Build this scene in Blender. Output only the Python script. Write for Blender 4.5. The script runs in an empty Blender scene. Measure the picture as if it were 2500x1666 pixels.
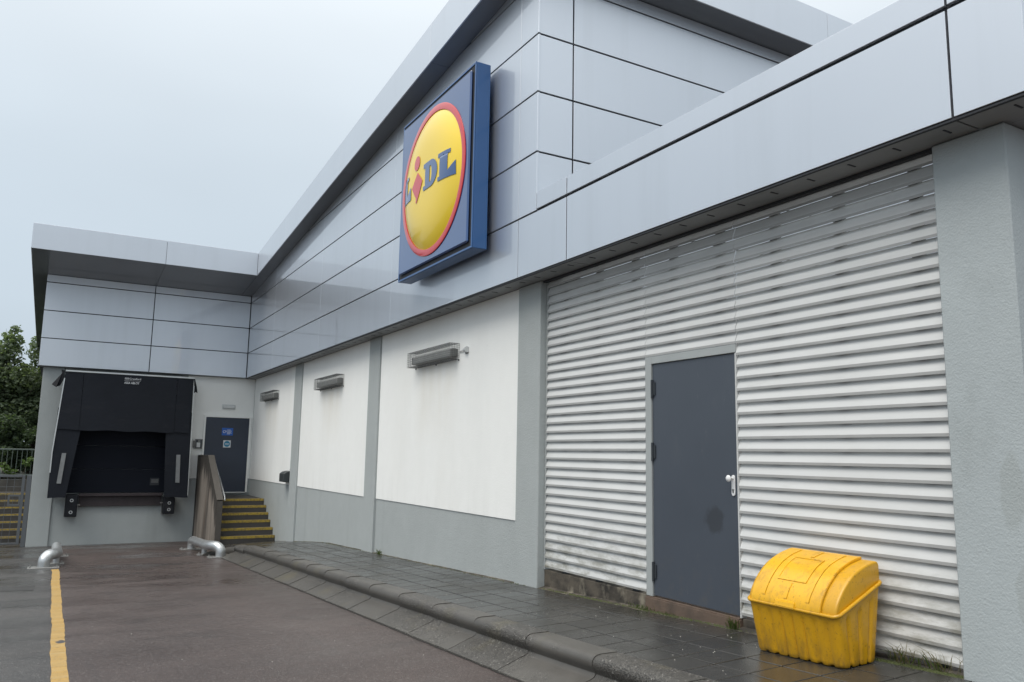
import bpy, bmesh, math, random
from mathutils import Vector, Matrix
from mathutils.geometry import tessellate_polygon
random.seed(7)
S = bpy.context.scene
COL = S.collection

# ------------------------------------------------------------------ camera
def make_camera():
    f, yaw, pitch, roll = 1941.86, .5141, .1439, .0181
    fw = Vector((math.sin(yaw)*math.cos(pitch), math.cos(yaw)*math.cos(pitch), math.sin(pitch)))
    r = Vector((math.cos(yaw), -math.sin(yaw), 0)); u = r.cross(fw)
    r2 = r*math.cos(roll)+u*math.sin(roll); u2 = u*math.cos(roll)-r*math.sin(roll)
    cd = bpy.data.cameras.new('camera'); cam = bpy.data.objects.new('camera', cd); COL.objects.link(cam)
    cam.matrix_world = Matrix(((r2.x, u2.x, -fw.x, 0), (r2.y, u2.y, -fw.y, 0), (r2.z, u2.z, -fw.z, 0), (0, 0, 0, 1)))
    cd.sensor_width = 36; cd.sensor_fit = 'HORIZONTAL'; cd.lens = f/2500*36
    cd.clip_start = .05; cd.clip_end = 3000
    S.camera = cam
make_camera()

# ------------------------------------------------------------------ sky, sun, exposure
SUN_DIR = Vector((-.62, -.22, 1.0)).normalized()      # from the scene towards the sun
def make_world():
    w = bpy.data.worlds.new('World'); S.world = w; w.use_nodes = True
    nt = w.node_tree; nt.nodes.clear(); N = nt.nodes.new; L = nt.links.new
    out = N('ShaderNodeOutputWorld'); bg = N('ShaderNodeBackground'); bg.inputs['Strength'].default_value = .1
    sky = N('ShaderNodeTexSky'); sky.sky_type = 'NISHITA'; sky.sun_disc = False
    sky.sun_elevation = math.asin(SUN_DIR.z); sky.sun_rotation = math.atan2(SUN_DIR.x, SUN_DIR.y)
    sky.dust_density = 4; sky.air_density = 1.0
    tc = N('ShaderNodeTexCoord'); sep = N('ShaderNodeSeparateXYZ'); L(tc.outputs['Generated'], sep.inputs[0])
    # overcast cloud cover: brightness climbs smoothly from horizon to zenith
    mr = N('ShaderNodeMath'); mr.operation = 'MAXIMUM'; mr.inputs[1].default_value = 0; L(sep.outputs['Z'], mr.inputs[0])
    pw = N('ShaderNodeMath'); pw.operation = 'POWER'; pw.inputs[1].default_value = 3.0; L(mr.outputs[0], pw.inputs[0])
    mixc = N('ShaderNodeMix'); mixc.data_type = 'RGBA'
    mixc.inputs['A'].default_value = (4.95, 5.75, 6.45, 1); mixc.inputs['B'].default_value = (27.0, 26.5, 25.5, 1)
    L(pw.outputs[0], mixc.inputs['Factor'])
    nz = N('ShaderNodeTexNoise'); nz.inputs['Scale'].default_value = 1.6; nz.inputs['Detail'].default_value = 3; nz.inputs['Roughness'].default_value = .45
    mp = N('ShaderNodeMapping'); mp.inputs['Scale'].default_value = (1, 1, 2.5); L(tc.outputs['Generated'], mp.inputs[0]); L(mp.outputs[0], nz.inputs['Vector'])
    nr = N('ShaderNodeMapRange'); nr.inputs['From Min'].default_value = .3; nr.inputs['From Max'].default_value = .7
    nr.inputs['To Min'].default_value = .93; nr.inputs['To Max'].default_value = 1.06; L(nz.outputs['Fac'], nr.inputs['Value'])
    mul = N('ShaderNodeMix'); mul.data_type = 'RGBA'; mul.blend_type = 'MULTIPLY'; mul.inputs['Factor'].default_value = 1
    L(mixc.outputs['Result'], mul.inputs['A']); L(nr.outputs['Result'], mul.inputs['B'])
    m2 = N('ShaderNodeMix'); m2.data_type = 'RGBA'; m2.inputs['Factor'].default_value = .92
    L(sky.outputs['Color'], m2.inputs['A']); L(mul.outputs['Result'], m2.inputs['B'])
    L(m2.outputs['Result'], bg.inputs['Color']); L(bg.outputs[0], out.inputs['Surface'])
make_world()
sd = bpy.data.lights.new('sun', 'SUN'); sd.energy = 1.5; sd.angle = math.radians(35); sd.color = (1, .95, .88)
sun = bpy.data.objects.new('sun', sd); COL.objects.link(sun); sun.location = (-20, -10, 30)
sun.rotation_euler = SUN_DIR.to_track_quat('Z', 'Y').to_euler()
S.view_settings.view_transform = 'Standard'; S.view_settings.look = 'None'
S.view_settings.exposure = 0.25; S.view_settings.gamma = 1
S.render.engine = 'CYCLES'

# ------------------------------------------------------------------ helpers
ORI = {}                                             # world origin of every object
def setp(o, label=None, cat=None, group=None, kind=None):
    if label: o['label'] = label
    if cat: o['category'] = cat
    if group: o['group'] = group
    if kind: o['kind'] = kind
    return o
def thing(name, loc, label=None, cat=None, group=None, kind=None):
    o = bpy.data.objects.new(name, None); COL.objects.link(o); o.location = loc; o.empty_display_size = .2
    ORI[o] = Vector(loc); return setp(o, label, cat, group, kind)
def adopt(o, parent):
    """o.location holds world coordinates; make it a child."""
    w = ORI[o]
    if parent is not None:
        o.parent = parent; o.location = w-ORI[parent]
    else:
        o.location = w
def obj(name, verts, faces, mat, parent=None, smooth=False, origin=None):
    vs = [Vector(v) for v in verts]
    if origin is None:
        lo = [min(v[i] for v in vs) for i in range(3)]; hi = [max(v[i] for v in vs) for i in range(3)]
        origin = Vector(((lo[0]+hi[0])/2, (lo[1]+hi[1])/2, lo[2]))
    me = bpy.data.meshes.new(name); me.from_pydata([v-origin for v in vs], [], faces); me.update()
    o = bpy.data.objects.new(name, me); COL.objects.link(o); ORI[o] = Vector(origin)
    if mat: me.materials.append(mat)
    if smooth:
        for p in me.polygons: p.use_smooth = True
    adopt(o, parent); return o
def copy_obj(src, origin, parent):
    o = src.copy(); COL.objects.link(o); o.parent = None; o.matrix_parent_inverse.identity()
    ORI[o] = Vector(origin); adopt(o, parent); return o
class MB:
    def __init__(s): s.v = []; s.f = []
    def add(s, vs, fs):
        n = len(s.v); s.v += [tuple(v) for v in vs]; s.f += [tuple(i+n for i in f) for f in fs]; return s
    def box(s, x0, x1, y0, y1, z0, z1):
        vs = [(x, y, z) for z in (z0, z1) for y in (y0, y1) for x in (x0, x1)]
        return s.add(vs, [(0, 2, 3, 1), (4, 5, 7, 6), (0, 1, 5, 4), (2, 6, 7, 3), (0, 4, 6, 2), (1, 3, 7, 5)])
    def prism(s, poly, axis, a, b):
        """poly: 2D points in the plane of the two other axes (in order x,y,z), swept from a to b."""
        def P(p, t):
            return (t, p[0], p[1]) if axis == 'x' else (p[0], t, p[1]) if axis == 'y' else (p[0], p[1], t)
        n = len(poly); vs = [P(p, a) for p in poly]+[P(p, b) for p in poly]
        fs = [tuple(range(n))[::-1], tuple(range(n, 2*n))]+[(i, (i+1) % n, (i+1) % n+n, i+n) for i in range(n)]
        return s.add(vs, fs)
    def tube(s, path, r, n=10, cap=True):
        path = [Vector(p) for p in path]; rs = r if isinstance(r, (list, tuple)) else [r]*len(path)
        t0 = (path[1]-path[0]).normalized(); a = t0.orthogonal().normalized(); vs = []; fs = []
        for i, p in enumerate(path):
            t = ((path[min(i+1, len(path)-1)]-path[max(i-1, 0)])).normalized()
            a = (a-t*a.dot(t)).normalized(); b = t.cross(a)
            for k in range(n):
                an = 2*math.pi*k/n; vs.append(p+(a*math.cos(an)+b*math.sin(an))*rs[i])
        for i in range(len(path)-1):
            for k in range(n): fs.append((i*n+k, i*n+(k+1) % n, (i+1)*n+(k+1) % n, (i+1)*n+k))
        if cap: fs += [tuple(range(n))[::-1], tuple(range((len(path)-1)*n, len(path)*n))]
        return s.add(vs, fs)
    def disc(s, c, ax, r, h, n=24):
        c = Vector(c); ax = Vector(ax).normalized(); return s.tube([c, c+ax*h], r, n)
    def build(s, name, mat, parent=None, smooth=False, bevel=0, seg=1, origin=None, auto=None):
        o = obj(name, s.v, s.f, mat, parent, smooth, origin)
        bm = bmesh.new(); bm.from_mesh(o.data)
        bmesh.ops.recalc_face_normals(bm, faces=bm.faces)
        if bevel: bmesh.ops.bevel(bm, geom=list(bm.edges), offset=bevel, segments=seg, affect='EDGES', clamp_overlap=True)
        if auto is not None:
            for f in bm.faces: f.smooth = True
            for e in bm.edges: e.smooth = (len(e.link_faces) == 2 and e.calc_face_angle(0) < math.radians(auto))
        bm.to_mesh(o.data); bm.free(); return o
def box(name, x0, x1, y0, y1, z0, z1, mat, parent=None, bevel=.004):
    return MB().box(x0, x1, y0, y1, z0, z1).build(name, mat, parent, bevel=bevel)
def text_obj(name, txt, size, loc, rot, mat, parent, xscale=1.0, depth=.001, bold=0.0, align='LEFT'):
    cu = bpy.data.curves.new('t', 'FONT'); cu.body = txt; cu.size = size; cu.extrude = depth; cu.offset = bold; cu.align_x = align
    t = bpy.data.objects.new('t', cu); COL.objects.link(t)
    dg = bpy.context.evaluated_depsgraph_get(); me = bpy.data.meshes.new_from_object(t.evaluated_get(dg))
    bpy.data.objects.remove(t); M = Matrix.Translation(loc) @ rot @ Matrix.Diagonal((xscale, 1, 1, 1))
    return obj(name, [M @ v.co for v in me.vertices], [tuple(p.vertices) for p in me.polygons], mat, parent)

# ------------------------------------------------------------------ materials
def mat(name, col, rough=.5, metal=0, coat=0, coat_rough=.04, var=(), bump=(), stains=(), rand=0, rough_noise=None, spec=.5, emit=None, hook=None, twosided_trans=0):
    """var: (scale, amount, (sx,sy,sz)); bump: (scale, dist, (sx,sy,sz)); stains: (color, scale, stretch, lo, hi, strength)."""
    m = bpy.data.materials.new(name); m.use_nodes = True; nt = m.node_tree; N = nt.nodes.new; L = nt.links.new
    b = nt.nodes['Principled BSDF']; geo = N('ShaderNodeNewGeometry')
    b.inputs['Roughness'].default_value = rough; b.inputs['Metallic'].default_value = metal
    b.inputs['Coat Weight'].default_value = coat; b.inputs['Coat Roughness'].default_value = coat_rough
    b.inputs['Specular IOR Level'].default_value = spec
    def noise(scale, st=(1, 1, 1), detail=4, rgh=.55):
        mp = N('ShaderNodeMapping'); mp.inputs['Scale'].default_value = st; L(geo.outputs['Position'], mp.inputs[0])
        n = N('ShaderNodeTexNoise'); n.inputs['Scale'].default_value = scale; n.inputs['Detail'].default_value = detail; n.inputs['Roughness'].default_value = rgh
        L(mp.outputs[0], n.inputs['Vector']); return n.outputs['Fac']
    def mrange(src, a, bb, c, d):
        r = N('ShaderNodeMapRange'); r.inputs['From Min'].default_value = a; r.inputs['From Max'].default_value = bb
        r.inputs['To Min'].default_value = c; r.inputs['To Max'].default_value = d; L(src, r.inputs['Value']); return r.outputs['Result']
    def mixrgb(fac, a, bb, blend='MIX'):
        x = N('ShaderNodeMix'); x.data_type = 'RGBA'; x.blend_type = blend
        for k, val in (('Factor', fac), ('A', a), ('B', bb)):
            if isinstance(val, (int, float)): x.inputs[k].default_value = val
            elif isinstance(val, tuple): x.inputs[k].default_value = (*val, 1) if len(val) == 3 else val
            else: L(val, x.inputs[k])
        return x.outputs['Result']
    def math_(op, a, bb=0):
        x = N('ShaderNodeMath'); x.operation = op
        for i, val in enumerate((a, bb)):
            if isinstance(val, (int, float)): x.inputs[i].default_value = val
            else: L(val, x.inputs[i])
        return x.outputs[0]
    c = N('ShaderNodeRGB'); c.outputs[0].default_value = (*col, 1); c = c.outputs[0]
    for v in var:
        n = noise(v[0], v[2] if len(v) > 2 else (1, 1, 1)); f = mrange(n, .25, .75, 1-v[1], 1+v[1]); c = mixrgb(1.0, c, f, 'MULTIPLY')
    if rand:
        oi = N('ShaderNodeObjectInfo'); f = mrange(oi.outputs['Random'], 0, 1, 1-rand, 1+rand); c = mixrgb(1.0, c, f, 'MULTIPLY')
    for st in stains:
        n = noise(st[1], st[2], 5, .6); f = mrange(n, st[3], st[4], 0, st[5]); c = mixrgb(f, c, st[0])
    env = dict(N=N, L=L, geo=geo, noise=noise, mrange=mrange, mixrgb=mixrgb, math=math_, b=b, nt=nt)
    if hook: c = hook(c, env) or c
    L(c, b.inputs['Base Color'])
    if rough_noise:
        sc, lo, hi, a, bb = rough_noise[:5]; n = noise(sc, rough_noise[5] if len(rough_noise) > 5 else (1, 1, 1)); L(mrange(n, lo, hi, a, bb), b.inputs['Roughness'])
    prev = None
    for bp in bump:
        n = noise(bp[0], bp[2] if len(bp) > 2 else (1, 1, 1), 3)
        k = N('ShaderNodeBump'); k.inputs['Strength'].default_value = 1; k.inputs['Distance'].default_value = bp[1]; L(n, k.inputs['Height'])
        if prev: L(prev, k.inputs['Normal'])
        prev = k.outputs[0]
    if prev:
        L(prev, b.inputs['Normal'])
        if coat and not any(len(x) > 3 for x in bump): L(prev, b.inputs['Coat Normal'])
    if emit: b.inputs['Emission Color'].default_value = (*emit[0], 1); b.inputs['Emission Strength'].default_value = emit[1]
    return m

M = {}
M['panel'] = mat('cladding_grey', (.635, .67, .72), .42, metal=.82, coat=1.0, coat_rough=.012, var=((.35, .03),), rand=.02, bump=((.7, .0022), ), stains=(((.33, .35, .36), 1.4, (1.8, 1.8, .10), .52, .80, .12), ((.40, .42, .43), 6, (1.5, 1.5, .06), .60, .85, .08)))
M['panel'].node_tree.nodes['Principled BSDF'].inputs['Coat IOR'].default_value = 1.6
M['gap'] = mat('joint_dark', (.025, .028, .034), .7)
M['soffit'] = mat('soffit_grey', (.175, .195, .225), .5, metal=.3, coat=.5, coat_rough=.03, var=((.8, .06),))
M['soffit2'] = mat('low_soffit_grey', (.22, .23, .235), .55, var=((1.5, .12),), stains=(((.05, .055, .05), 3, (1, .5, 1), .5, .8, .5),))
def wall_hook(c, e):
    N, L = e['N'], e['L']; sep = N('ShaderNodeSeparateXYZ'); L(e['geo'].outputs['Position'], sep.inputs[0]); n = e['noise'](2.2, (1, 1, .25), 5, .6)
    for (y0, y1) in ((10.1, 11.5), (15.3, 16.7), (20.5, 21.9)):
        a = e['mrange'](sep.outputs['Y'], y0-.15, y0+.25, 0, 1); b = e['mrange'](sep.outputs['Y'], y1+.1, y1-.3, 0, 1)
        z = e['math']('MULTIPLY', e['mrange'](sep.outputs['Z'], 1.36, 1.30, 0, 1), e['mrange'](sep.outputs['Z'], .1, 1.3, 0, 1))
        f = e['math']('MULTIPLY', e['math']('MULTIPLY', a, b), e['math']('MULTIPLY', z, e['mrange'](n, .3, .7, .1, .55)))
        c = e['mixrgb'](f, c, (.63, .58, .47))
    n2 = e['noise'](3.5, (1.5, 1.5, .12), 5, .6); g = e['math']('MULTIPLY', e['mrange'](sep.outputs['Z'], -.2, -.75, 0, 1), e['mrange'](n2, .5, .75, 0, .14)); c = e['mixrgb'](g, c, (.42, .42, .38))
    return c
M['render_white'] = mat('white_render', (.85, .86, .84), .85, var=((.5, .025), (6, .012)), bump=((120, .0022), (35, .0015)), rough_noise=None,
    stains=(((.56, .57, .54), 1.1, (1.2, 1.2, .10), .52, .80, .13), ((.66, .65, .60), .45, (1, 1, .35), .52, .7, .18)), hook=wall_hook)
def grey_hook(c, e):
    # splash dirt just above the paving, broken up by noise
    sep = e['N']('ShaderNodeSeparateXYZ'); e['L'](e['geo'].outputs['Position'], sep.inputs[0])
    return c
M['render_grey'] = mat('grey_render', (.375, .405, .405), .8, var=((.6, .05), (5, .03)), bump=((110, .005), (30, .003)),
    stains=(((.17, .185, .18), 1.3, (1.3, 1.3, .08), .55, .85, .35), ((.42, .45, .45), .7, (1, 1, .6), .55, .75, .3)))
M['pillar'] = mat('pillar_render', (.39, .43, .44), .8, var=((.8, .05),), bump=((75, .0045), (26, .003)), stains=(((.27, .30, .30), 2.2, (1, 1, .7), .6, .7, .4),))
def pillar_hook(c, e):
    N, L = e['N'], e['L']; nz = e['noise'](5, (1, 1, 1), 4, .6)
    for (p, r, k) in (((4.77, 2.60, -.15), .17, .55), ((4.77, 2.56, -.75), .15, .5)):
        mp = N('ShaderNodeMapping'); mp.inputs['Scale'].default_value = (1, 2.2, .7); L(e['geo'].outputs['Position'], mp.inputs[0])
        d = N('ShaderNodeVectorMath'); d.operation = 'DISTANCE'; L(mp.outputs[0], d.inputs[0]); d.inputs[1].default_value = (p[0], p[1]*2.2, p[2]*.7)
        w = e['math']('ADD', d.outputs['Value'], e['math']('MULTIPLY', nz, .18)); c = e['mixrgb'](e['mrange'](w, r+.06, r+.085, k, 0), c, (.33, .36, .355))
    return c
M['pillar'] = mat('pillar_render', (.39, .43, .44), .8, var=((.8, .05), (4, .035)), bump=((75, .003), (26, .002)), stains=(((.30, .33, .33), 2.2, (1, 1, .5), .55, .7, .45), ((.44, .47, .475), 1.1, (1, 1, .8), .55, .72, .5)), hook=pillar_hook)
def slat_hook(c, e):
    N, L = e['N'], e['L']
    sep = N('ShaderNodeSeparateXYZ'); L(e['geo'].outputs['Position'], sep.inputs[0])
    low = e['mrange'](sep.outputs['Z'], -.55, -1.2, 0, 1); high = e['mrange'](sep.outputs['Z'], 1.3, 1.9, 0, .12)
    zone = e['math']('MAXIMUM', low, high)
    n = e['noise'](9, (1, .35, 1.2), 6, .7); s = e['mrange'](n, .44, .64, 0, .85); f = e['math']('MULTIPLY', s, zone)
    c = e['mixrgb'](f, c, (.17, .165, .125))
    n2 = e['noise'](30, (1, .12, 1), 4, .6); c = e['mixrgb'](e['mrange'](n2, .55, .8, 0, .25), c, (.40, .40, .37))
    return c
M['slat'] = mat('louvre_white', (.57, .58, .575), .42, var=((1.5, .04),), hook=slat_hook, rand=.03)
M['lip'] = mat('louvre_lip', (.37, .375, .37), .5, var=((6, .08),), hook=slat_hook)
M['frame_grey'] = mat('frame_grey', (.36, .385, .385), .45, var=((3, .05),))
def door_hook(c, e):
    N, L = e['N'], e['L']
    nz = e['noise'](9, (1, 1, .8), 3, .6)
    d = N('ShaderNodeVectorMath'); d.operation = 'DISTANCE'; L(e['geo'].outputs['Position'], d.inputs[0]); d.inputs[1].default_value = (4.86, 5.10, -.50)
    w = e['math']('ADD', d.outputs['Value'], e['math']('MULTIPLY', nz, .16)); f = e['mrange'](w, .155, .20, .6, 0); sc = e['noise'](55, (1, .35, .12), 3, .7); c = e['mixrgb'](e['mrange'](sc, .66, .78, 0, .30), c, (.15, .165, .18)); kick = e['noise'](7, (1, 1, 1), 5, .7); sep = N('ShaderNodeSeparateXYZ'); L(e['geo'].outputs['Position'], sep.inputs[0]); kz = e['mrange'](sep.outputs['Z'], -.75, -1.25, 0, 1); c = e['mixrgb'](e['math']('MULTIPLY', e['mrange'](kick, .5, .72, 0, .55), kz), c, (.10, .095, .085))
    return e['mixrgb'](f, c, (.028, .031, .036))
M['door'] = mat('anthracite_door', (.058, .070, .090), .38, coat=.15, coat_rough=.25, var=((1.3, .07),), stains=(((.12, .13, .14), 3, (1, 1, .4), .6, .85, .22),), hook=door_hook, bump=((2, .0008),))
M['door2'] = mat('dock_door_navy', (.030, .040, .062), .5, var=((2, .08),), stains=(((.09, .10, .11), 5, (1, 1, .5), .62, .8, .3),))
M['hinge'] = mat('hinge_dark', (.045, .052, .06), .4, metal=.3)
M['alu'] = mat('aluminium', (.62, .64, .64), .35, metal=.6)
M['white_metal'] = mat('white_metal', (.74, .75, .76), .35)
M['chrome'] = mat('lock_steel', (.4, .4, .38), .3, metal=1)
M['rubber'] = mat('black_rubber', (.0065, .008, .0115), .6, spec=.3, var=((5, .15),), stains=(((.055, .055, .055), 4, (1, 1, .6), .58, .8, .5),))
M['curtain'] = mat('shelter_curtain', (.006, .0085, .0145), .6, spec=.3, var=((2, .12),), bump=((3, .01),), stains=(((.022, .024, .028), 2.6, (.6, .6, 1.6), .56, .8, .5),))
M['leveller'] = mat('leveller_steel', (.036, .027, .030), .6, var=((6, .25),))
M['reflector'] = mat('pale_strip', (.20, .21, .215), .5, var=((8, .15),))
M['navy'] = mat('dark_panel', (.004, .0062, .0125), .7, spec=.2, var=((2, .08),))
def conc(name, col, extra=(), rough=.75, **k):
    return mat(name, col, rough, var=((1.2, .12), (9, .08)), bump=((160, .003), (40, .003)), stains=extra, **k)
def parapet_hook(c, e):
    N, L = e['N'], e['L']; sep = N('ShaderNodeSeparateXYZ'); L(e['geo'].outputs['Position'], sep.inputs[0])
    top = e['mrange'](sep.outputs['Y'], 20.02, 21.70, -1.155, -.125); d = e['math']('SUBTRACT', top, sep.outputs['Z'])
    n = e['noise'](11, (1, 1, .06), 4, .6); v = e['math']('SUBTRACT', n, e['math']('MULTIPLY', d, .55)); c = e['mixrgb'](e['mrange'](v, .22, .30, 0, .92), c, (.030, .026, .022))
    return c
M['parapet'] = conc('stained_concrete', (.235, .205, .175), hook=parapet_hook, extra=(((.05, .042, .035), 1.7, (1.2, 1.2, .14), .46, .62, .9), ((.32, .19, .12), 1.7, (1.5, 1.5, .14), .60, .75, .5)))
M['parapet_cap'] = conc('parapet_edge', (.075, .068, .06), (((.16, .15, .13), 3, (1, 1, 1), .6, .8, .5),))
M['step'] = conc('step_concrete', (.058, .054, .050), (((.11, .10, .09), 6, (1, 1, 1), .6, .8, .5),), rough=.5)
def nosing_hook(c, e):
    n = e['noise'](22, (1, 1, 1), 5, .7); return e['mixrgb'](e['mrange'](n, .45, .64, 0, .8), c, (.085, .072, .05))
M['nosing'] = mat('yellow_nosing', (.37, .265, .04), .65, hook=nosing_hook)
M['sill'] = conc('stained_sill', (.10, .085, .066), (((.02, .018, .015), 2.6, (1.0, 1.0, 1.6), .42, .60, .95), ((.30, .27, .21), 5.0, (1.0, 1.0, .6), .56, .70, .75)))
M['doorstep'] = conc('door_sill', (.125, .088, .066), (((.045, .038, .032), 3, (1, 1, .8), .5, .7, .7),))

def road_hook(c, e):
    N, L = e['N'], e['L']
    sep = N('ShaderNodeSeparateXYZ'); L(e['geo'].outputs['Position'], sep.inputs[0])
    # the bay right of the line is surfaced in a browner asphalt
    nb = e['noise'](1.5, (1, 1, 1), 2); xe = e['math']('ADD', sep.outputs['X'], e['math']('MULTIPLY', nb, .1))
    bay = e['mrange'](xe, .14, .22, 0, 1)
    c = e['mixrgb'](bay, c, (.060, .0465, .043))
    big = e['noise'](.55, (1, .6, 1), 4, .6); c = e['mixrgb'](1.0, c, e['mrange'](big, .3, .7, .80, 1.22), 'MULTIPLY')
    tr = e['noise'](.9, (.5, 1.6, 1), 5, .65); c = e['mixrgb'](1.0, c, e['mrange'](tr, .3, .7, .90, 1.10), 'MULTIPLY')
    pt = e['noise'](1.3, (1, .8, 1), 5, .65); c = e['mixrgb'](e['mrange'](pt, .58, .74, 0, .55), c, (.024, .021, .020))
    ty = e['noise'](2.2, (3.2, .16, 1), 4, .6); c = e['mixrgb'](e['mrange'](ty, .60, .78, 0, .35), c, (.030, .027, .026))
    # aggregate
    vo = N('ShaderNodeTexVoronoi'); vo.inputs['Scale'].default_value = 95; L(e['geo'].outputs['Position'], vo.inputs['Vector'])
    hs = N('ShaderNodeSeparateColor'); L(vo.outputs['Color'], hs.inputs[0])
    c = e['mixrgb'](1.0, c, e['mrange'](hs.outputs[0], 0, 1, .72, 1.3), 'MULTIPLY')
    c = e['mixrgb'](e['mrange'](hs.outputs[1], .93, .99, 0, .4), c, (.26, .25, .24))
    # wet film: long streaks running to the dock, drier towards the camera
    w = e['noise'](.7, (.6, 1.3, 1), 6, .7); wet = e['mrange'](w, .36, .62, 0, 1)
    far = e['mrange'](sep.outputs['Y'], 5, 15, .35, 1); wet = e['math']('MULTIPLY', wet, far)
    ro = e['mrange'](wet, 0, 1, .55, .16); L(ro, e['b'].inputs['Roughness'])
    bm1 = N('ShaderNodeBump'); bm1.inputs['Distance'].default_value = .004
    L(e['mrange'](wet, 0, 1, .8, .12), bm1.inputs['Strength']); L(vo.outputs['Distance'], bm1.inputs['Height'])
    L(bm1.outputs[0], e['b'].inputs['Normal'])
    return c
M['road'] = mat('wet_asphalt', (.052, .0505, .0495), .4, spec=.42, hook=road_hook)
def kerb_hook(c, e):
    N, L = e['N'], e['L']
    patch = e['noise'](.9, (1, 1.3, 1), 3, .5); rough_zone = e['mrange'](patch, .47, .56, 0, 1)
    vo = N('ShaderNodeTexVoronoi'); vo.inputs['Scale'].default_value = 85; L(e['geo'].outputs['Position'], vo.inputs['Vector'])
    hs = N('ShaderNodeSeparateColor'); L(vo.outputs['Color'], hs.inputs[0])
    sp = e['mixrgb'](1.0, c, e['mrange'](hs.outputs[0], 0, 1, .5, 1.4), 'MULTIPLY')
    sp = e['mixrgb'](e['mrange'](hs.outputs[1], .965, .99, 0, .7), sp, (.30, .29, .27))
    c2 = e['mixrgb'](rough_zone, c, sp)
    bm = N('ShaderNodeBump'); bm.inputs['Distance'].default_value = .006; L(e['mrange'](rough_zone, 0, 1, .12, .9), bm.inputs['Strength']); L(vo.outputs['Distance'], bm.inputs['Height'])
    L(bm.outputs[0], e['b'].inputs['Normal']); return c2
M['kerb'] = mat('kerb_concrete', (.074, .070, .063), .42, var=((1.4, .16), (12, .10)), rand=.10, stains=(((.05, .048, .044), 2.2, (1, .5, 1), .5, .75, .5), ((.13, .115, .06), 1.7, (1, 1, 1), .58, .75, .4)), hook=kerb_hook)
M['slab'] = mat('wet_paving', (.040, .0385, .035), .3, var=((1.2, .16), (8, .10)), rand=.14, bump=((140, .0010),), rough_noise=(1.7, .35, .65, .10, .34), stains=(((.075, .07, .062), 14, (1, 1, 1), .66, .8, .4),))
M['bed'] = mat('joint_sand', (.016, .014, .012), .8, var=((30, .3),))
def yl_hook(c, e):
    N, L = e['N'], e['L']
    n = e['noise'](3.2, (.35, 3.5, 1), 5, .6); c = e['mixrgb'](e['mrange'](n, .45, .70, 0, .6), c, (.42, .32, .16))
    d = N('ShaderNodeVectorMath'); d.operation = 'DISTANCE'; mp = N('ShaderNodeMapping'); mp.inputs['Scale'].default_value = (1, .55, 0); L(e['geo'].outputs['Position'], mp.inputs[0])
    L(mp.outputs[0], d.inputs[0]); d.inputs[1].default_value = (.195, 8.83*.55, 0)
    w = e['math']('ADD', d.outputs['Value'], e['math']('MULTIPLY', e['noise'](14, (1, 1, 1), 3), .06)); c = e['mixrgb'](e['mrange'](w, .070, .075, 1, 0), c, (.05, .05, .055))
    n3 = e['noise'](26, (1, 1, 1), 5, .7); c = e['mixrgb'](e['mrange'](n3, .56, .70, 0, .75), c, (.12, .09, .055)); n4 = e['noise'](5, (.5, 5, 1), 3, .6); c = e['mixrgb'](e['mrange'](n4, .60, .75, 0, .55), c, (.20, .14, .06))
    return c
M['yellow_line'] = mat('yellow_line_paint', (.36, .225, .06), .5, var=((4, .15, (.3, 2, 1)),), hook=yl_hook, bump=((90, .003),))
M['galv'] = mat('galvanised_steel', (.50, .52, .53), .36, metal=.75, var=((4, .12), (25, .08)), stains=(((.32, .32, .31), 5, (1, 1, 1), .55, .75, .5),))
M['galv_dark'] = mat('base_plate_steel', (.30, .30, .29), .4, metal=.6, var=((8, .2),))
M['gate'] = mat('gate_grey', (.115, .125, .135), .5, metal=.2)
M['rail'] = mat('railing_green_grey', (.12, .15, .135), .5)
def bin_hook(c, e):
    n = e['noise'](60, (1, 1, 1), 4, .7); c = e['mixrgb'](e['mrange'](n, .60, .68, 0, .6), c, (.10, .055, .012))
    n2 = e['noise'](4.5, (1, 1, .5), 5, .6); c = e['mixrgb'](e['mrange'](n2, .50, .76, 0, .5), c, (.40, .21, .014)); n3 = e['noise'](16, (1, 1, .35), 6, .7); c = e['mixrgb'](e['mrange'](n3, .54, .70, 0, .5), c, (.24, .135, .025)); sp = e['N']('ShaderNodeSeparateXYZ'); e['L'](e['geo'].outputs['Position'], sp.inputs[0]); lowz = e['mrange'](sp.outputs['Z'], -1.12, -1.30, 0, 1); nd = e['noise'](12, (1, 1, .4), 5, .7); c = e['mixrgb'](e['math']('MULTIPLY', lowz, e['mrange'](nd, .40, .65, 0, .75)), c, (.12, .075, .025)); n4 = e['noise'](130, (1, .25, 1), 3, .7); return e['mixrgb'](e['mrange'](n4, .68, .75, 0, .5), c, (.80, .60, .16))
M['bin'] = mat('yellow_plastic', (.62, .325, .004), .40, coat=.25, coat_rough=.18, hook=bin_hook, bump=((8, .003),))
M['binlid'] = mat('yellow_plastic_lid', (.78, .42, .010), .36, coat=.3, coat_rough=.15, hook=bin_hook, bump=((7, .003),))
M['sign_blue'] = mat('sign_blue', (.012, .070, .235), .3, coat=1.0, coat_rough=.04)
for _k in ('sign_blue',): M[_k].node_tree.nodes['Principled BSDF'].inputs['Coat IOR'].default_value = 1.7
M['sign_edge'] = mat('sign_edge_blue', (.022, .10, .28), .35, coat=.5, coat_rough=.1)
M['sign_yellow'] = mat('sign_yellow', (.92, .66, .03), .35, coat=.6, coat_rough=.04)
M['sign_red'] = mat('sign_red', (.62, .018, .022), .3, coat=.8, coat_rough=.04)
M['wire'] = mat('cage_wire', (.11, .115, .115), .55, metal=.3)
M['tube'] = mat('lamp_body', (.30, .305, .295), .4, var=((9, .15),))
M['plastic_white'] = mat('white_plastic', (.62, .64, .64), .4)
M['plastic_grey'] = mat('grey_plastic', (.22, .225, .22), .5)
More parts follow.
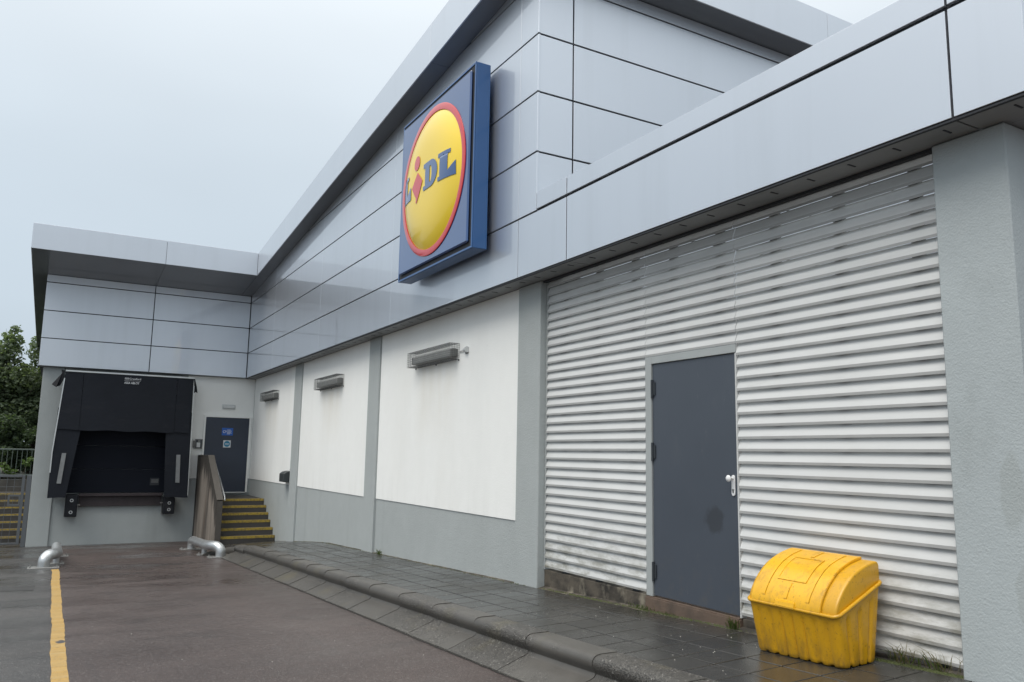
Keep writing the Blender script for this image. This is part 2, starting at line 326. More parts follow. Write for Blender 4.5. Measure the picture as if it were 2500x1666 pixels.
M['box_dark'] = mat('dark_box', (.035, .042, .045), .5)
M['blue_sign'] = mat('blue_notice', (.012, .10, .42), .4)
M['teal'] = mat('teal_notice', (.006, .19, .33), .4)
M['print_white'] = mat('white_print', (.62, .64, .66), .5)
M['retain'] = conc('retaining_wall', (.075, .07, .062), (((.03, .03, .027), 2, (1, 1, .5), .5, .7, .6),))
M['earth'] = mat('earth', (.05, .05, .03), .9, var=((1, .3),))
M['bark'] = mat('bark', (.075, .06, .045), .85, var=((8, .25, (1, 1, .2)),), bump=((20, .02, (1, 1, .2)),))
def leaf(name, col, hv=.25):
    m = mat(name, col, .5, rand=0, var=((2.0, .22), (14, hv)), spec=.35)
    b = m.node_tree.nodes['Principled BSDF']; b.inputs['Subsurface Weight'].default_value = 0
    nt = m.node_tree; tr = nt.nodes.new('ShaderNodeBsdfTranslucent'); tr.inputs[0].default_value = (col[0]*1.6, col[1]*1.7, col[2]*.9, 1)
    mx = nt.nodes.new('ShaderNodeMixShader'); mx.inputs[0].default_value = .42; out = nt.nodes['Material Output']
    nt.links.new(b.outputs[0], mx.inputs[1]); nt.links.new(tr.outputs[0], mx.inputs[2]); nt.links.new(mx.outputs[0], out.inputs[0]); return m
M['leaf'] = leaf('tree_leaf', (.125, .165, .105)); M['leaf2'] = leaf('shrub_leaf', (.065, .095, .055)); M['leaf3'] = leaf('pale_leaf', (.10, .15, .055))
M['weed'] = leaf('weed_leaf', (.065, .095, .028)); M['straw'] = leaf('dry_grass', (.15, .13, .065)); M['moss'] = mat('moss', (.07, .085, .03), .9, var=((40, .4),))
M['grit'] = mat('pale_grit', (.38, .37, .34), .6)
M['coverm'] = mat('asphalt_patch', (.030, .030, .029), .55, var=((6, .3),), bump=((90, .006),))

# ------------------------------------------------------------------ ground levels
R0, RS = -1.421, -.0427
def zroad(y):
    if y < -9: return R0-9*RS
    if y > 23.7: return R0+23.7*RS
    return R0+RS*y
def zwall(y):                                        # paving level along the wall (x = 4.85)
    if y < 15.93: return -1.436-.039*(y-7.79)
    return -1.753-.0915*(y-15.93)
def zpave(x, y): return zwall(y)-.04*(4.85-x)

# road sheet, out to the horizon
ys = [-900, -60, -9]+[i*1.0 for i in range(-8, 24)]+[23.7, 60, 900]; xs = [-900, -80, -12, 0, 3, 6, 40, 900]
rv = [(x, y, zroad(y)) for y in ys for x in xs]; nx = len(xs)
rf = [(j*nx+i, j*nx+i+1, (j+1)*nx+i+1, (j+1)*nx+i) for j in range(len(ys)-1) for i in range(nx-1)]
setp(obj('road', rv, rf, M['road']), 'wet brown grey asphalt yard sloping down to the loading bay', 'road', kind='structure')

# yellow line, painted, ragged edges
ln = []; N_ = 90
for i in range(N_+1):
    y = 3.0+(16.62-3.0)*i/N_; j = lambda s: random.uniform(-1, 1)*s
    wob = .006*math.sin(y*2.1)
    ln.append((.115+wob+j(.006), .230+wob*.6+j(.006), y))
vs = []; fs = []
for a, b, y in ln: vs += [(a, y, zroad(y)+.004), (b, y, zroad(y)+.004)]
for i in range(N_): fs.append((2*i, 2*i+1, 2*i+3, 2*i+2))
setp(obj('road_marking', vs, fs, M['yellow_line']), 'worn yellow painted line running towards the loading dock', 'road marking', kind='structure')

# ---- kerb: one-piece kerb and channel units
kerb = thing('kerb', (3.4, 9, zroad(9)), 'rounded concrete kerb with sloping channel along the pavement', 'kerb', kind='structure')
prof = [(3.135, -.12), (3.135, .012), (3.15, .018), (3.25, .052), (3.33, .080), (3.375, .092), (3.405, .105), (3.418, .125), (3.412, .143), (3.398, .158), (3.388, .178), (3.387, .198), (3.394, .218), (3.408, .234), (3.428, .244), (3.46, .249), (3.605, .250), (3.605, -.12)]
def kerb_mesh(L):
    m = MB(); n = len(prof); vs = []; fs = []
    for j in range(5):
        t = -L/2+L*j/4
        for x, h in prof: vs.append((x-3.37, t, h+RS*t))
    for j in range(4):
        for i in range(n): fs.append((j*n+i, j*n+(i+1) % n, (j+1)*n+(i+1) % n, (j+1)*n+i))
    fs += [tuple(range(n)), tuple(range(4*n, 5*n))[::-1]]
    m.add(vs, fs); return m
ku = None; KL = .915
for k in range(-5, 13):
    y = 5.69+KL*(k+.5); o0 = (3.37+random.uniform(-.002, .002), y, zroad(y))
    if ku is None: ku = kerb_mesh(KL-.0035).build('kerb_unit', M['kerb'], None, origin=Vector((0, 0, 0)), auto=50); u = ku; ORI[ku] = Vector(o0); adopt(ku, kerb)
    else: u = copy_obj(ku, o0, kerb)
    h = zpave(3.605, y)-zroad(y)+.002; u.scale = (1, 1, h/.25); u.rotation_euler = (0, 0, random.uniform(-.002, .002))
yk0 = 5.69+KL*13                                     # end of straight run
# curved return piece: kerb turning left and dying into the ground
m = MB(); ring = []
path = [(3.50, yk0+.005, 1.0), (3.49, yk0+.22, .98), (3.44, yk0+.42, .92), (3.34, yk0+.58, .80), (3.20, yk0+.68, .62), (3.05, yk0+.74, .40), (2.92, yk0+.78, .18)]
sec = [(-.105, -.3), (-.112, .45), (-.113, .72), (-.09, .90), (-.05, .985), (0, 1), (.09, 1), (.105, 1), (.105, -.3)]
vs = []; fs = []
for i, (x, y, hs) in enumerate(path):
    a = path[max(i-1, 0)]; b = path[min(i+1, len(path)-1)]; t = Vector((b[0]-a[0], b[1]-a[1], 0)).normalized(); nrm = Vector((t.y, -t.x, 0))
    hh = (zpave(3.605, min(y, 18.0))-zroad(y))*hs*.97
    for s, h in sec: p = Vector((x, y, 0))+nrm*s; vs.append((p.x, p.y, zroad(y)+h*hh))
n = len(sec)
for j in range(len(path)-1):
    for i in range(n-1): fs.append((j*n+i, j*n+i+1, (j+1)*n+i+1, (j+1)*n+i))
fs += [tuple(range(n)), tuple(range((len(path)-1)*n, len(path)*n))]
m.add(vs, fs).build('kerb_return', M['kerb'], kerb, auto=50)
m = MB(); m.prism([(3.14, yk0+.003), (3.44, yk0+.003), (3.40, yk0+.40), (3.18, yk0+.62)], 'z', zroad(17.6)-.1, zroad(17.6)+.03); m.build('channel_end', M['kerb'], kerb, bevel=.01)

vs = []; fs = []; rj = random.Random(4)
for i in range(130):
    y = 1.3+i*.125; a = 3.121+rj.uniform(-.012, .004); vs += [(a, y, zroad(y)+.003), (3.137, y, zroad(y)+.003)]
    if i: k = len(vs); fs.append((k-4, k-3, k-1, k-2))
obj('edge_joint', vs, fs, M['bed'], kerb)
# ---- pavement
pave = thing('pavement', (4.2, 10, zwall(10)), 'wet dark grey paving of small square slabs beside the building', 'pavement', kind='structure')
ysb = [1.2, 4, 8, 12, 15.93, 17, 18, 19, 20.2]; vs = []; fs = []
for y in ysb:
    for x in (3.5, 4.95): vs.append((x, y, zpave(x, y)-.016))
    for x in (3.5, 4.95): vs.append((x, y, zpave(x, y)-.25))
for j in range(len(ysb)-1):
    a = 4*j; fs += [(a, a+1, a+5, a+4), (a, a+4, a+6, a+2)]
obj('bedding', vs, fs, M['bed'], pave)
PX = [3.607, 3.893, 4.186, 4.479, 4.766]; PY0, PP = 5.92, .3025
def slab_proto(w, sl):
    m = MB(); h = .035; g = .011; a = w/2-g/2; b = PP/2-g/2
    vs = [(x, y, sl*y+.04*x-(h if k == 0 else 0)) for k in (0, 1) for y in (-b, b) for x in (-a, a)]
    m.add(vs, [(0, 2, 3, 1), (4, 5, 7, 6), (0, 1, 5, 4), (2, 6, 7, 3), (0, 4, 6, 2), (1, 3, 7, 5)]); return m
protos = {}
for r in range(-15, 47):
    y = PY0+PP*(r+.5)
    if y > 19.95: break
    for c in range(4):
        x = (PX[c]+PX[c+1])/2; w = PX[c+1]-PX[c]
        if y > yk0 and c == 0 and y > 18.4: pass
        sl = -.039 if y < 15.93 else -.0915; z = zpave(x, y)+random.gauss(0, .0005); key = (c, sl)
        if key not in protos:
            p = slab_proto(w, sl).build('paving_slab', M['slab'], None, bevel=.003, origin=Vector((0, 0, 0))); protos[key] = p
            ORI[p] = Vector((x, y, z)); adopt(p, pave); o = p
        else: o = copy_obj(protos[key], (x, y, z), pave)
        o.rotation_euler = (random.gauss(0, .0012), random.gauss(0, .0012), random.gauss(0, .001))
# cement strip between slabs and wall
m = MB(); vs = []; fs = []; ysb = [1.2+i*.5 for i in range(38)]
for y in ysb:
    vs += [(4.769, y, zpave(4.769, y)-.004+random.uniform(-.003, .003)), (4.87, y, zpave(4.87, y)+.006+random.uniform(-.006, .012))]
for j in range(len(ysb)-1): fs.append((2*j, 2*j+1, 2*j+3, 2*j+2))
obj('cement_fillet', vs, fs, M['sill'], pave)

# ------------------------------------------------------------------ the building
B = thing('supermarket_building', (4.8, 12, -2.4), 'grey clad supermarket with white rendered walls, louvred bay and sloping roof edge', 'building')
ZB, Z3, Z2, Z1, Z0, ZT = 2.048, 2.759, 3.469, 4.199, 4.921, 5.643
XW, XV, YD, YR = 4.5, 4.2, 23.19, 7.472
YC, YF = 21.12, 7.135
def zs(y): return 5.733-.0904*(y-8.405)               # underside of the sloping eaves
FH = .60
# --- walls
box('plinth_wall', 4.815, 5.2, 7.80, 23.7, -2.9, ZB+.05, M['render_grey'], B, 0)
for (a, b) in ((8.30, 13.12), (13.66, 18.24), (18.84, 23.385)):
    box('render_panel', 4.803, 4.812, a, b, -.755, ZB-.006, M['render_white'], B, .003)
for (a, b) in ((7.785, 8.295), (13.125, 13.655), (18.245, 18.835)):
    box('pilaster', 4.77, 4.90, a, b, -2.9, ZB-.008, M['render_grey'], B, .006)
box('corner_pillar', 4.77, 7.5, 2.50, 2.962, -2.0, ZB-.008, M['pillar'], B, .01)
box('dock_wall', -.44, 4.83, 23.40, 23.72, -2.9, ZB+.05, M['render_grey'], B, 0)
box('render_panel', 3.0, 4.800, 23.388, 23.397, -.755, ZB-.006, M['render_white'], B, .003)
box('pilaster', -.455, .02, 23.35, 23.45, -2.9, ZB-.008, M['render_grey'], B, .006)
box('yard_wall', 4.92, 12, 7.79, 8.2, -2.0, ZB+.01, M['render_grey'], B, 0)
# --- dark backing behind the cladding
ztop = lambda y: zs(y)+.05
MB().prism([(YR+.035, ZB+.015), (YD+.30, ZB+.015), (YD+.30, ztop(YD+.3)), (YR+.035, ztop(YR))], 'x', XW+.03, XW+.5).build('backing_wall', M['gap'], B)
MB().prism([(XW+.03, ZB+.015), (14, ZB+.015), (14, ztop(YR)), (XW+.03, ztop(YR))], 'y', YR+.03, YR+.4).build('backing_wall', M['gap'], B)
MB().prism([(YD+.03, ZB+.015), (36, ZB+.015), (36, ztop(36)), (YD+.03, ztop(YD))], 'x', -.545, XW+.03).build('backing_wall', M['gap'], B)
box('rear_wall', -.40, 12, 24.2, 36, -2.9, ZB+.01, M['render_grey'], B, 0)
# --- cladding panels
G = .010; T = .028
def panel_x(y0, y1, z0, z1, clip=False):
    gv = .003 if y0 > 7 else .008
    y0 += gv; y1 -= gv; z0 += G; z1 -= G
    if clip:
        a, b = min(z1, zs(y0)-.002), min(z1, zs(y1)-.002)
        if a <= z0+.02: return
        if b < z0: # triangle end
            yy = 8.405-(z0-5.733)/.0904; poly = [(y0, z0), (yy, z0), (y0, a)]
        else:
            poly = [(y0, z0), (y1, z0), (y1, b), (y0, a)]
            if a == z1 and b < z1:
                yk = 8.405-(z1+.002-5.733)/.0904; poly = [(y0, z0), (y1, z0), (y1, b), (yk, z1), (y0, z1)]
    else: poly = [(y0, z0), (y1, z0), (y1, z1), (y0, z1)]
    o = MB().prism(poly, 'x', XW, XW+T).build('cladding_panel', M['panel'], B, bevel=.0025)
    return o
YJ = [YR-.0, 7.870, 11.99, 16.06, 20.15, YD]
rows = [(ZB, Z3), (Z3, Z2), (Z2, Z1), (Z1, Z0), (Z0, ZT), (ZT, ZT+.722)]
for i in range(5):
    for j, (a, b) in enumerate(rows):
        if j == 0 and i == 0: continue
        y0, y1 = YJ[i], YJ[i+1]
        if i == 0: y0 -= G
        if i == 4: y1 -= T-.005
        panel_x(y0, y1, a, b, True)
# low fascia
for (a, b) in ((2.22-G, 2.649), (2.649, 6.842), (6.842, 7.870)): panel_x(a, b, ZB, Z3)
for (a, b) in ((2.22-G, 2.649), (2.649, 6.842), (6.842, YR-.008)): panel_x(a, b, Z3+.012, 2.984)
def panel_y(x0, x1, z0, z1, y, name='cladding_panel', d=1):
    return MB().box(x0+G, x1-G, y, y+T*d, z0+G, z1-G).build(name, M['panel'], B, bevel=.0025)
for (x0, x1) in ((XW+T-G+.001, 4.997), (4.997, 9.10), (9.10, 13.2)):
    for (a, b) in rows[0:]:
        b2 = min(b, zs(YR)+.0)
        if b2-a > .03: panel_y(x0, x1, a, b2, YR)
for (x0, x1) in ((-.567-G, 1.978), (1.978, XW-.004)):
    for (a, b) in ((ZB, Z3), (Z3, Z2), (Z2, Z1), (Z1, zs(YD)+.005)): panel_y(x0, x1, a, b, YD)
for (x0, x1) in ((XW+T-G, 8.6),):
    panel_y(x0, x1, ZB, Z3, 2.22); panel_y(x0, x1, Z3+.006, 2.978, 2.22)
# fascia beam of the louvred yard
box('fascia_beam', XW+.032, 4.80, 2.255, YR+.02, ZB+.016, 2.955, M['gap'], B, 0)
box('coping', XW+.004, 4.82, 2.23, YR-.01, 2.957, 2.972, M['panel'], B, .002)
# low soffit strips under the cladding
slot = None
for (a, b) in ((2.225, 2.649), (2.649, 6.842), (6.842, 7.87), (7.87, 11.99), (11.99, 16.06), (16.06, 20.15), (20.15, YD)):
    box('soffit_strip', XW+.036, 4.84, a+.006, b-.006, ZB-.004, ZB+.012, M['soffit2'], B, .002)
    y = a+.12
    while y < b-.05:
        o3 = (4.64, y, ZB-.008)
        if slot is None:
            slot = MB().box(-.04, .04, -.006, .006, 0, .005).build('vent_slot', M['gap'], None, origin=Vector((0, 0, 0))); ORI[slot] = Vector(o3); adopt(slot, B)
        else: copy_obj(slot, o3, B)
        y += .345
box('soffit_strip', 4.845, 8.5, 2.25, 2.53, ZB-.004, ZB+.012, M['soffit2'], B, .002)
box('drip_edge', XW+.006, XW+.030, 2.225, YD, ZB-.012, ZB+.004, M['gap'], B, .002)
box('soffit_strip', -.55, XW+.03, YD+.03, 23.41, ZB-.004, ZB+.012, M['soffit2'], B, .002)
box('inner_trim', 4.80, 4.846, 2.965, 7.78, ZB-.028, ZB-.006, M['gap'], B, .002)
# --- sloping verge: fascia and soffit panels
def sl(y0, y1, dz0, dz1): return [(y0, zs(y0)+dz0), (y1, zs(y1)+dz0), (y1, zs(y1)+dz1), (y0, zs(y0)+dz1)]
VJ = [YF, 9.99, 14.11, 18.25, YC]
for i in range(4):
    a, b = VJ[i]+(.003 if i else 0), VJ[i+1]-.003
    MB().prism(sl(a, b, 0, FH), 'x', XV, XV+.02).build('verge_panel', M['panel'], B, bevel=.002)
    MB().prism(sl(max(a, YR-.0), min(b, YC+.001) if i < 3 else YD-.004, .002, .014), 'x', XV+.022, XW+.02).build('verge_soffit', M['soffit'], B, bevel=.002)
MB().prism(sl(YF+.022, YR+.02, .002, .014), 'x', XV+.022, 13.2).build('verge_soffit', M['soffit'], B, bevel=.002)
for (x0, x1) in ((XV+.021, 5.08), (5.08, 9.18), (9.18, 13.2)):
    box('verge_panel', x0+.003, x1-.003, YF, YF+.02, zs(YF), zs(YF)+FH, M['panel'], B, .002)
for (x0, x1) in ((-.905, 1.980), (1.980, XV)):
    box('canopy_panel', x0+.004, x1-.004, YC, YC+.02, zs(YC), zs(YC)+FH, M['panel'], B, .002)
for (x0, x1) in ((-.567, 1.980), (1.980, XV+.018)):
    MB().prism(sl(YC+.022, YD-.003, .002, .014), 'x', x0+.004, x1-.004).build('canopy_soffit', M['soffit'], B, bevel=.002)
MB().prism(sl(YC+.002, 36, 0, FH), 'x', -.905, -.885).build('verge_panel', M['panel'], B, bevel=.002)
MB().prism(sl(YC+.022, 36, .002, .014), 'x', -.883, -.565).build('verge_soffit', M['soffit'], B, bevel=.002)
rt = MB()
rt.prism(sl(YF+.022, YC+.03, .016, FH-.02), 'x', XV+.022, 13.2); rt.prism(sl(YC+.031, 36, .016, FH-.02), 'x', -.883, 13.2); rt.build('roof', M['soffit'], B)
# --- louvred yard
yard_floor = box('yard_floor', 4.9, 11, 2.6, YR+.02, -1.8, -1.42, M['retain'], B, 0)
box('yard_wall', 10.8, 11, 2.96, YR+.02, -1.5, 1.9, M['render_grey'], B, 0)
XL = 4.85
def louvre(y0, y1, i0, i1):
    lv = thing('louvre_screen', (XL+.03, (y0+y1)/2, -1.24)); lv.parent = B; lv.location = ORI[lv]-ORI[B]
    proto = None; L = y1-y0
    for i in range(i0, i1+1):
        z = 1.857-.0991*i
        if proto is None:
            m = MB(); th = .0035
            pr = [(0, 0), (0, .0205), (.030, .0998), (.034, .1070), (.034+th, .1055), (.0335, .0985), (th+.001, .019), (th, 0)]
            m.prism([(p[0], p[1]) for p in pr], 'y', -L/2, L/2)
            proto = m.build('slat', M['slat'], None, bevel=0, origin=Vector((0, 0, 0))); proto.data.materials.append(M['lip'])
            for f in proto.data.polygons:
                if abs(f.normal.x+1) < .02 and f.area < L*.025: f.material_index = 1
            ORI[proto] = Vector((XL, (y0+y1)/2, z)); adopt(proto, lv); o = proto
        else: o = copy_obj(proto, (XL, (y0+y1)/2, z), lv)
        o.rotation_euler = (random.gauss(0, .0006), random.gauss(0, .012), 0)
    return lv
zlow = -1.24
lv1 = louvre(5.985, 7.755, -1, 31); lv2 = louvre(4.803, 5.979, -1, 9); lv3 = louvre(2.968, 4.797, -1, 31)
for lv, a, b, z0 in ((lv1, 5.99, 7.75, zlow), (lv2, 4.81, 5.97, .99), (lv3, 2.975, 4.79, zlow)):
    y = a+.16
    while y < b-.05:
        box('mullion', XL+.035, XL+.082, y, y+.075, z0, 2.04, M['hinge'], lv, 0); y += .61
for lv, y0, y1 in ((lv1, 7.757, 7.782), (lv3, 2.9635, 2.967)):
    box('edge_trim', XL+.004, XL+.09, y0, y1, zlow, 2.03, M['frame_grey'], lv, 0)
box('edge_trim', XL+.008, XL+.06, 4.7985, 4.8015, zlow, .975, M['slat'], lv3, 0)
box('top_flashing', XL+.02, XL+.07, 2.97, 7.755, 2.0, 2.045, M['frame_grey'], B, 0)
# sill under the louvres
MB().box(4.862, 5.1, 5.98, 7.782, -1.9, -1.243).build('concrete_sill', M['sill'], B, bevel=.006)
MB().box(4.862, 5.1, 2.97, 4.80, -1.9, -1.243).build('concrete_sill', M['sill'], B, bevel=.006)
MB().box(4.825, 5.1, 4.803, 5.977, -1.9, -1.246).build('door_sill', M['doorstep'], B, bevel=.012, seg=2)
# --- door in the louvres
dr = box('door', 4.868, 4.91, 4.822, 5.893, -1.232, .888, M['door'], B, .003)
box('door_frame', 4.852, 4.915, 5.896, 5.984, -1.243, .962, M['frame_grey'], dr, .003)
box('door_frame', 4.856, 4.915, 4.8045, 4.819, -1.243, .889, M['slat'], dr, .001)
box('door_head', 4.852, 4.915, 4.804, 5.894, .891, .962, M['frame_grey'], dr, .003)
for z in (.655, .065, -1.02):
    m = MB(); m.tube([(4.856, 5.888, z-.085), (4.856, 5.888, z+.085)], .0125, 10); m.box(4.858, 4.867, 5.85, 5.93, z-.06, z+.06)
    m.build('hinge', M['hinge'], dr, bevel=0)
hp = [(4.868, 4.868+.020*math.cos(a), -.205+(.065 if math.sin(a) > 0 else -.065)+.020*math.sin(a)) for a in [2*math.pi*i/20 for i in range(20)]]
hd = MB().prism([(p[1], p[2]) for p in hp], 'x', 4.858, 4.8675).build('handle_plate', M['white_metal'], dr, bevel=.002)
m = MB(); c = Vector((4.858, 4.868, -.148)); m.tube([c, c-Vector((.045, 0, 0))], .010, 12)
m.tube([c-Vector((x, 0, 0)) for x in (.036, .042, .052, .062, .066)], [.012, .024, .028, .020, .004], 16); m.build('knob', M['white_metal'], hd, auto=50)
MB().disc((4.8575, 4.868, -.24), (-1, 0, 0), .010, .004, 12).build('lock_cylinder', M['chrome'], hd)
MB().box(4.8535, 4.8575, 4.864, 4.872, -.265, -.24).build('lock_slot', M['hinge'], hd)
# --- staff door at the dock
dd = box('door', 3.535, 4.695, 23.355, 23.39, -1.125, .925, M['door2'], B, .003)
m = MB(); m.box(3.49, 3.533, 23.345, 23.395, -1.125, .975); m.box(4.697, 4.745, 23.345, 23.395, -1.125, .975); m.box(3.534, 4.696, 23.345, 23.395, .928, .975)
m.build('door_frame', M['render_white'], dd, bevel=0)
box('threshold', 3.55, 4.69, 23.32, 23.353, -1.15, -1.115, M['alu'], dd, .002)

# ------------------------------------------------------------------ illuminated sign
YS, ZS = 9.735, 3.745
sg = thing('shop_sign', (4.4, YS, 2.53), 'big square blue sign with yellow disc and red ring on the cladding', 'sign')
hw = 1.217
m = MB(); m.box(4.232, 4.43, YS-hw, YS+hw, ZS-hw, ZS+hw); m.build('sign_box', M['sign_edge'], sg, bevel=.008)
m = MB()
for (a, b, c, d) in ((YS-hw, YS+hw, ZS-hw, ZS-hw+.028), (YS-hw, YS+hw, ZS+hw-.028, ZS+hw), (YS-hw, YS-hw+.028, ZS-hw+.028, ZS+hw-.028), (YS+hw-.028, YS+hw, ZS-hw+.028, ZS+hw-.028)): m.box(4.216, 4.2315, a, b, c, d)
m.build('sign_rim', M['sign_edge'], sg, bevel=.003)
box('sign_recess', 4.226, 4.2315, YS-hw+.03, YS+hw-.03, ZS-hw+.03, ZS+hw-.03, M['gap'], sg, 0)
box('sign_face', 4.186, 4.2255, YS-hw+.085, YS+hw-.085, ZS-hw+.085, ZS+hw-.085, M['sign_blue'], sg, .018)
box('mounting_frame', 4.431, 4.498, YS-hw+.3, YS+hw-.3, ZS-hw+.3, ZS+hw-.3, M['gap'], sg, 0)
RA, HD = .965, .12
def dome(u, v, off=0):
    r = min(math.hypot(u, v)/RA, 1.0); return Vector((4.184-HD*(1-r**4)-off, YS-u, ZS+v))
m = MB(); vs = [dome(0, 0)]; fs = []; nr, na = 26, 96
for i in range(1, nr+1):
    for k in range(na): a = 2*math.pi*k/na; r = RA*i/nr; vs.append(dome(r*math.cos(a), r*math.sin(a)))
for k in range(na): fs.append((0, 1+k, 1+(k+1) % na))
for i in range(nr-1):
    for k in range(na): fs.append((1+i*na+k, 1+(i+1)*na+k, 1+(i+1)*na+(k+1) % na, 1+i*na+(k+1) % na))
m.add(vs, fs).build('disc', M['sign_yellow'], sg, smooth=True, auto=60)
m = MB(); vs = []; fs = []; rp = [(.966, .001), (.966, .012), (1.04, .014), (1.055, .008), (1.055, .001)]
for k in range(na):
    a = 2*math.pi*k/na
    for r, t in rp: vs.append((4.184-t, YS-r*math.cos(a), ZS+r*math.sin(a)))
q = len(rp)
for k in range(na):
    for i in range(q-1): k2 = (k+1) % na; fs.append((k*q+i, k*q+i+1, k2*q+i+1, k2*q+i))
m.add(vs, fs).build('red_ring', M['sign_red'], sg, auto=40)
def letter(name, outlines, mt):
    bm = bmesh.new()
    for ol in outlines if isinstance(outlines[0][0], (list, tuple)) else [outlines]:
        loops = ol if isinstance(ol[0][0], (list, tuple)) else [ol]
        pts = [[Vector((p[0], p[1], 0)) for p in lp] for lp in loops]; flat = [p for lp in pts for p in lp]
        vv = [bm.verts.new(p) for p in flat]
        for t in tessellate_polygon(pts):
            try: bm.faces.new([vv[i] for i in t])
            except ValueError: pass
    for _ in range(5):
        e = [e for e in bm.edges if e.calc_length() > .03]
        if not e: break
        bmesh.ops.subdivide_edges(bm, edges=e, cuts=1); bmesh.ops.triangulate(bm, faces=bm.faces)
    vs = [dome(v.co.x, v.co.y, .007) for v in bm.verts]; bm.verts.index_update()
    fs = [tuple(v.index for v in f.verts) for f in bm.faces]; bm.free()
    o = MB().add(vs, fs).build(name, mt, sg, smooth=True)
    return o
def ell(x0):
    P = [(0, -.18), (.41, -.18), (.41, .012), (.245, -.09), (.245, .14), (.30, .14), (.30, .197), (0, .197), (0, .14), (.05, .14), (.05, -.125), (0, -.125)]
    return [(x0+a, b) for a, b in P]
letter('letter', [[ell(.455)]], M['sign_blue']); letter('letter', [[ell(-.865)]], M['sign_blue'])
def arc(cx, cy, rx, ry, a0, a1, n): return [(cx+rx*math.cos(math.radians(a0+(a1-a0)*i/n)), cy+ry*math.sin(math.radians(a0+(a1-a0)*i/n))) for i in range(n+1)]
Dout = [(-.005, -.18)]+arc(.235, .0085, .205, .1885, -90, 90, 20)+[(-.005, .197), (-.005, .134), (.055, .130), (.055, -.12), (-.005, -.123)]
Din = arc(.225, .005, .045, .115, -90, 90, 10)+[(.20, .12), (.20, -.11)]
letter('letter', [[Dout, Din[::-1]]], M['sign_blue'])
dia = [(-.215, .152), (-.035, -.015), (-.150, -.190), (-.225, -.285), (-.262, -.285), (-.25, -.22), (-.412, -.035)]
letter('letter', [[arc(-.25, .295, .10, .105, 0, 345, 23)], [dia]], M['sign_red'])

# ------------------------------------------------------------------ caged wall lamps
def lamp(y0, y1, z0, z1, label):
    t = thing('caged_wall_lamp', (4.8, (y0+y1)/2, z0), label, 'wall lamp', 'caged lamps along the white wall')
    m = MB(); x0, x1, w = 4.648, 4.802, .0013
    n = int((y1-y0)/.036)
    for i in range(n+1):
        y = y0+(y1-y0)*i/n; m.box(x0-w, x0+w, y-w, y+w, z0, z1); m.box(x0, x1, y-w, y+w, z1-w, z1+w); m.box(x0, x1, y-w, y+w, z0-w, z0+w)
    for i in range(9):
        z = z0+(z1-z0)*i/8; m.box(x0-w, x0+w, y0, y1, z-w, z+w)
        for y in (y0, y1): m.box(x0, x1, y-w, y+w, z-w, z+w)
    for i in range(7):
        x = x0+(x1-x0)*i/6; m.box(x-w, x+w, y0, y1, z1-w, z1+w); m.box(x-w, x+w, y0, y1, z0-w, z0+w)
        for y in (y0, y1): m.box(x-w, x+w, y-w, y+w, z0, z1)
    m.build('wire_cage', M['wire'], t)
    m = MB(); yy0, yy1, zc = y0+.06, y1-.10, (z0+z1)/2-.012
    sec = [(-.055+.0, -.055), (-.02, -.066), (.05, -.066), (.05, .06), (-.02, .06), (-.055, .04)]
    m.prism([(4.745+p[0], zc+p[1]) for p in sec], 'y', yy0, yy1); m.build('lamp_housing', M['tube'], t, bevel=.008, seg=2)
    m = MB(); m.box(4.685, 4.80, yy0-.016, yy0-.001, zc-.055, zc+.05); m.box(4.685, 4.80, yy1+.001, yy1+.016, zc-.055, zc+.05); m.build('end_cap', M['plastic_grey'], t, bevel=.004)
    m = MB()
    for y in (y0, (y0+y1)/2, y1): m.box(4.79, 4.802, y-.012, y+.012, z0-.022, z0-.0025)
    m.build('fixing_tab', M['wire'], t)
lamp(10.0, 11.54, 1.333, 1.557, 'caged wall lamp nearest the blue sign, above the widest white panel')
lamp(15.19, 16.75, 1.315, 1.540, 'caged wall lamp on the middle white panel between two grey pilasters')
lamp(20.465, 21.95, 1.340, 1.552, 'caged wall lamp closest to the dock corner, above the small dark box')
t = thing('motion_sensor', (4.8, 9.76, 1.40), 'small white sensor head on the wall beside the nearest caged lamp', 'sensor')
m = MB(); m.tube([(4.775, 9.70, 1.44), (4.775, 9.78, 1.44), (4.775, 9.82, 1.44)], [.042, .030, .016], 14); m.build('sensor_head', M['plastic_white'], t, auto=50)
m = MB(); m.tube([(4.78, 9.81, 1.44), (4.79, 9.98, 1.44)], .008, 8); m.build('conduit', M['plastic_white'], t)
box('mounting_plate', 4.79, 4.802, 9.715, 9.79, 1.385, 1.47, M['plastic_grey'], t, .003)
t = thing('cable_box', (4.8, 19.0, -.72), 'small dark wedge shaped box on the wall beside the far pilaster', 'box')
MB().prism([(4.64, -.685), (4.802, -.70), (4.802, -.43), (4.70, -.455), (4.64, -.50)], 'y', 18.86, 19.28).build('housing', M['box_dark'], t, bevel=.008)
box('back_plate', 4.772, 4.803, 18.842, 18.858, -.72, -.38, M['gap'], t, .003)

# ------------------------------------------------------------------ dock shelter
ds = thing('dock_shelter', (1.55, 23.1, -1.25), 'black fabric dock shelter around the loading bay door', 'dock shelter')
yf = 22.80
def quad_sheet(name, poly, y, mt, th=.008, parent=ds, bevel=0): return MB().prism(poly, 'y', y, y+th).build(name, mt, parent, bevel=bevel)
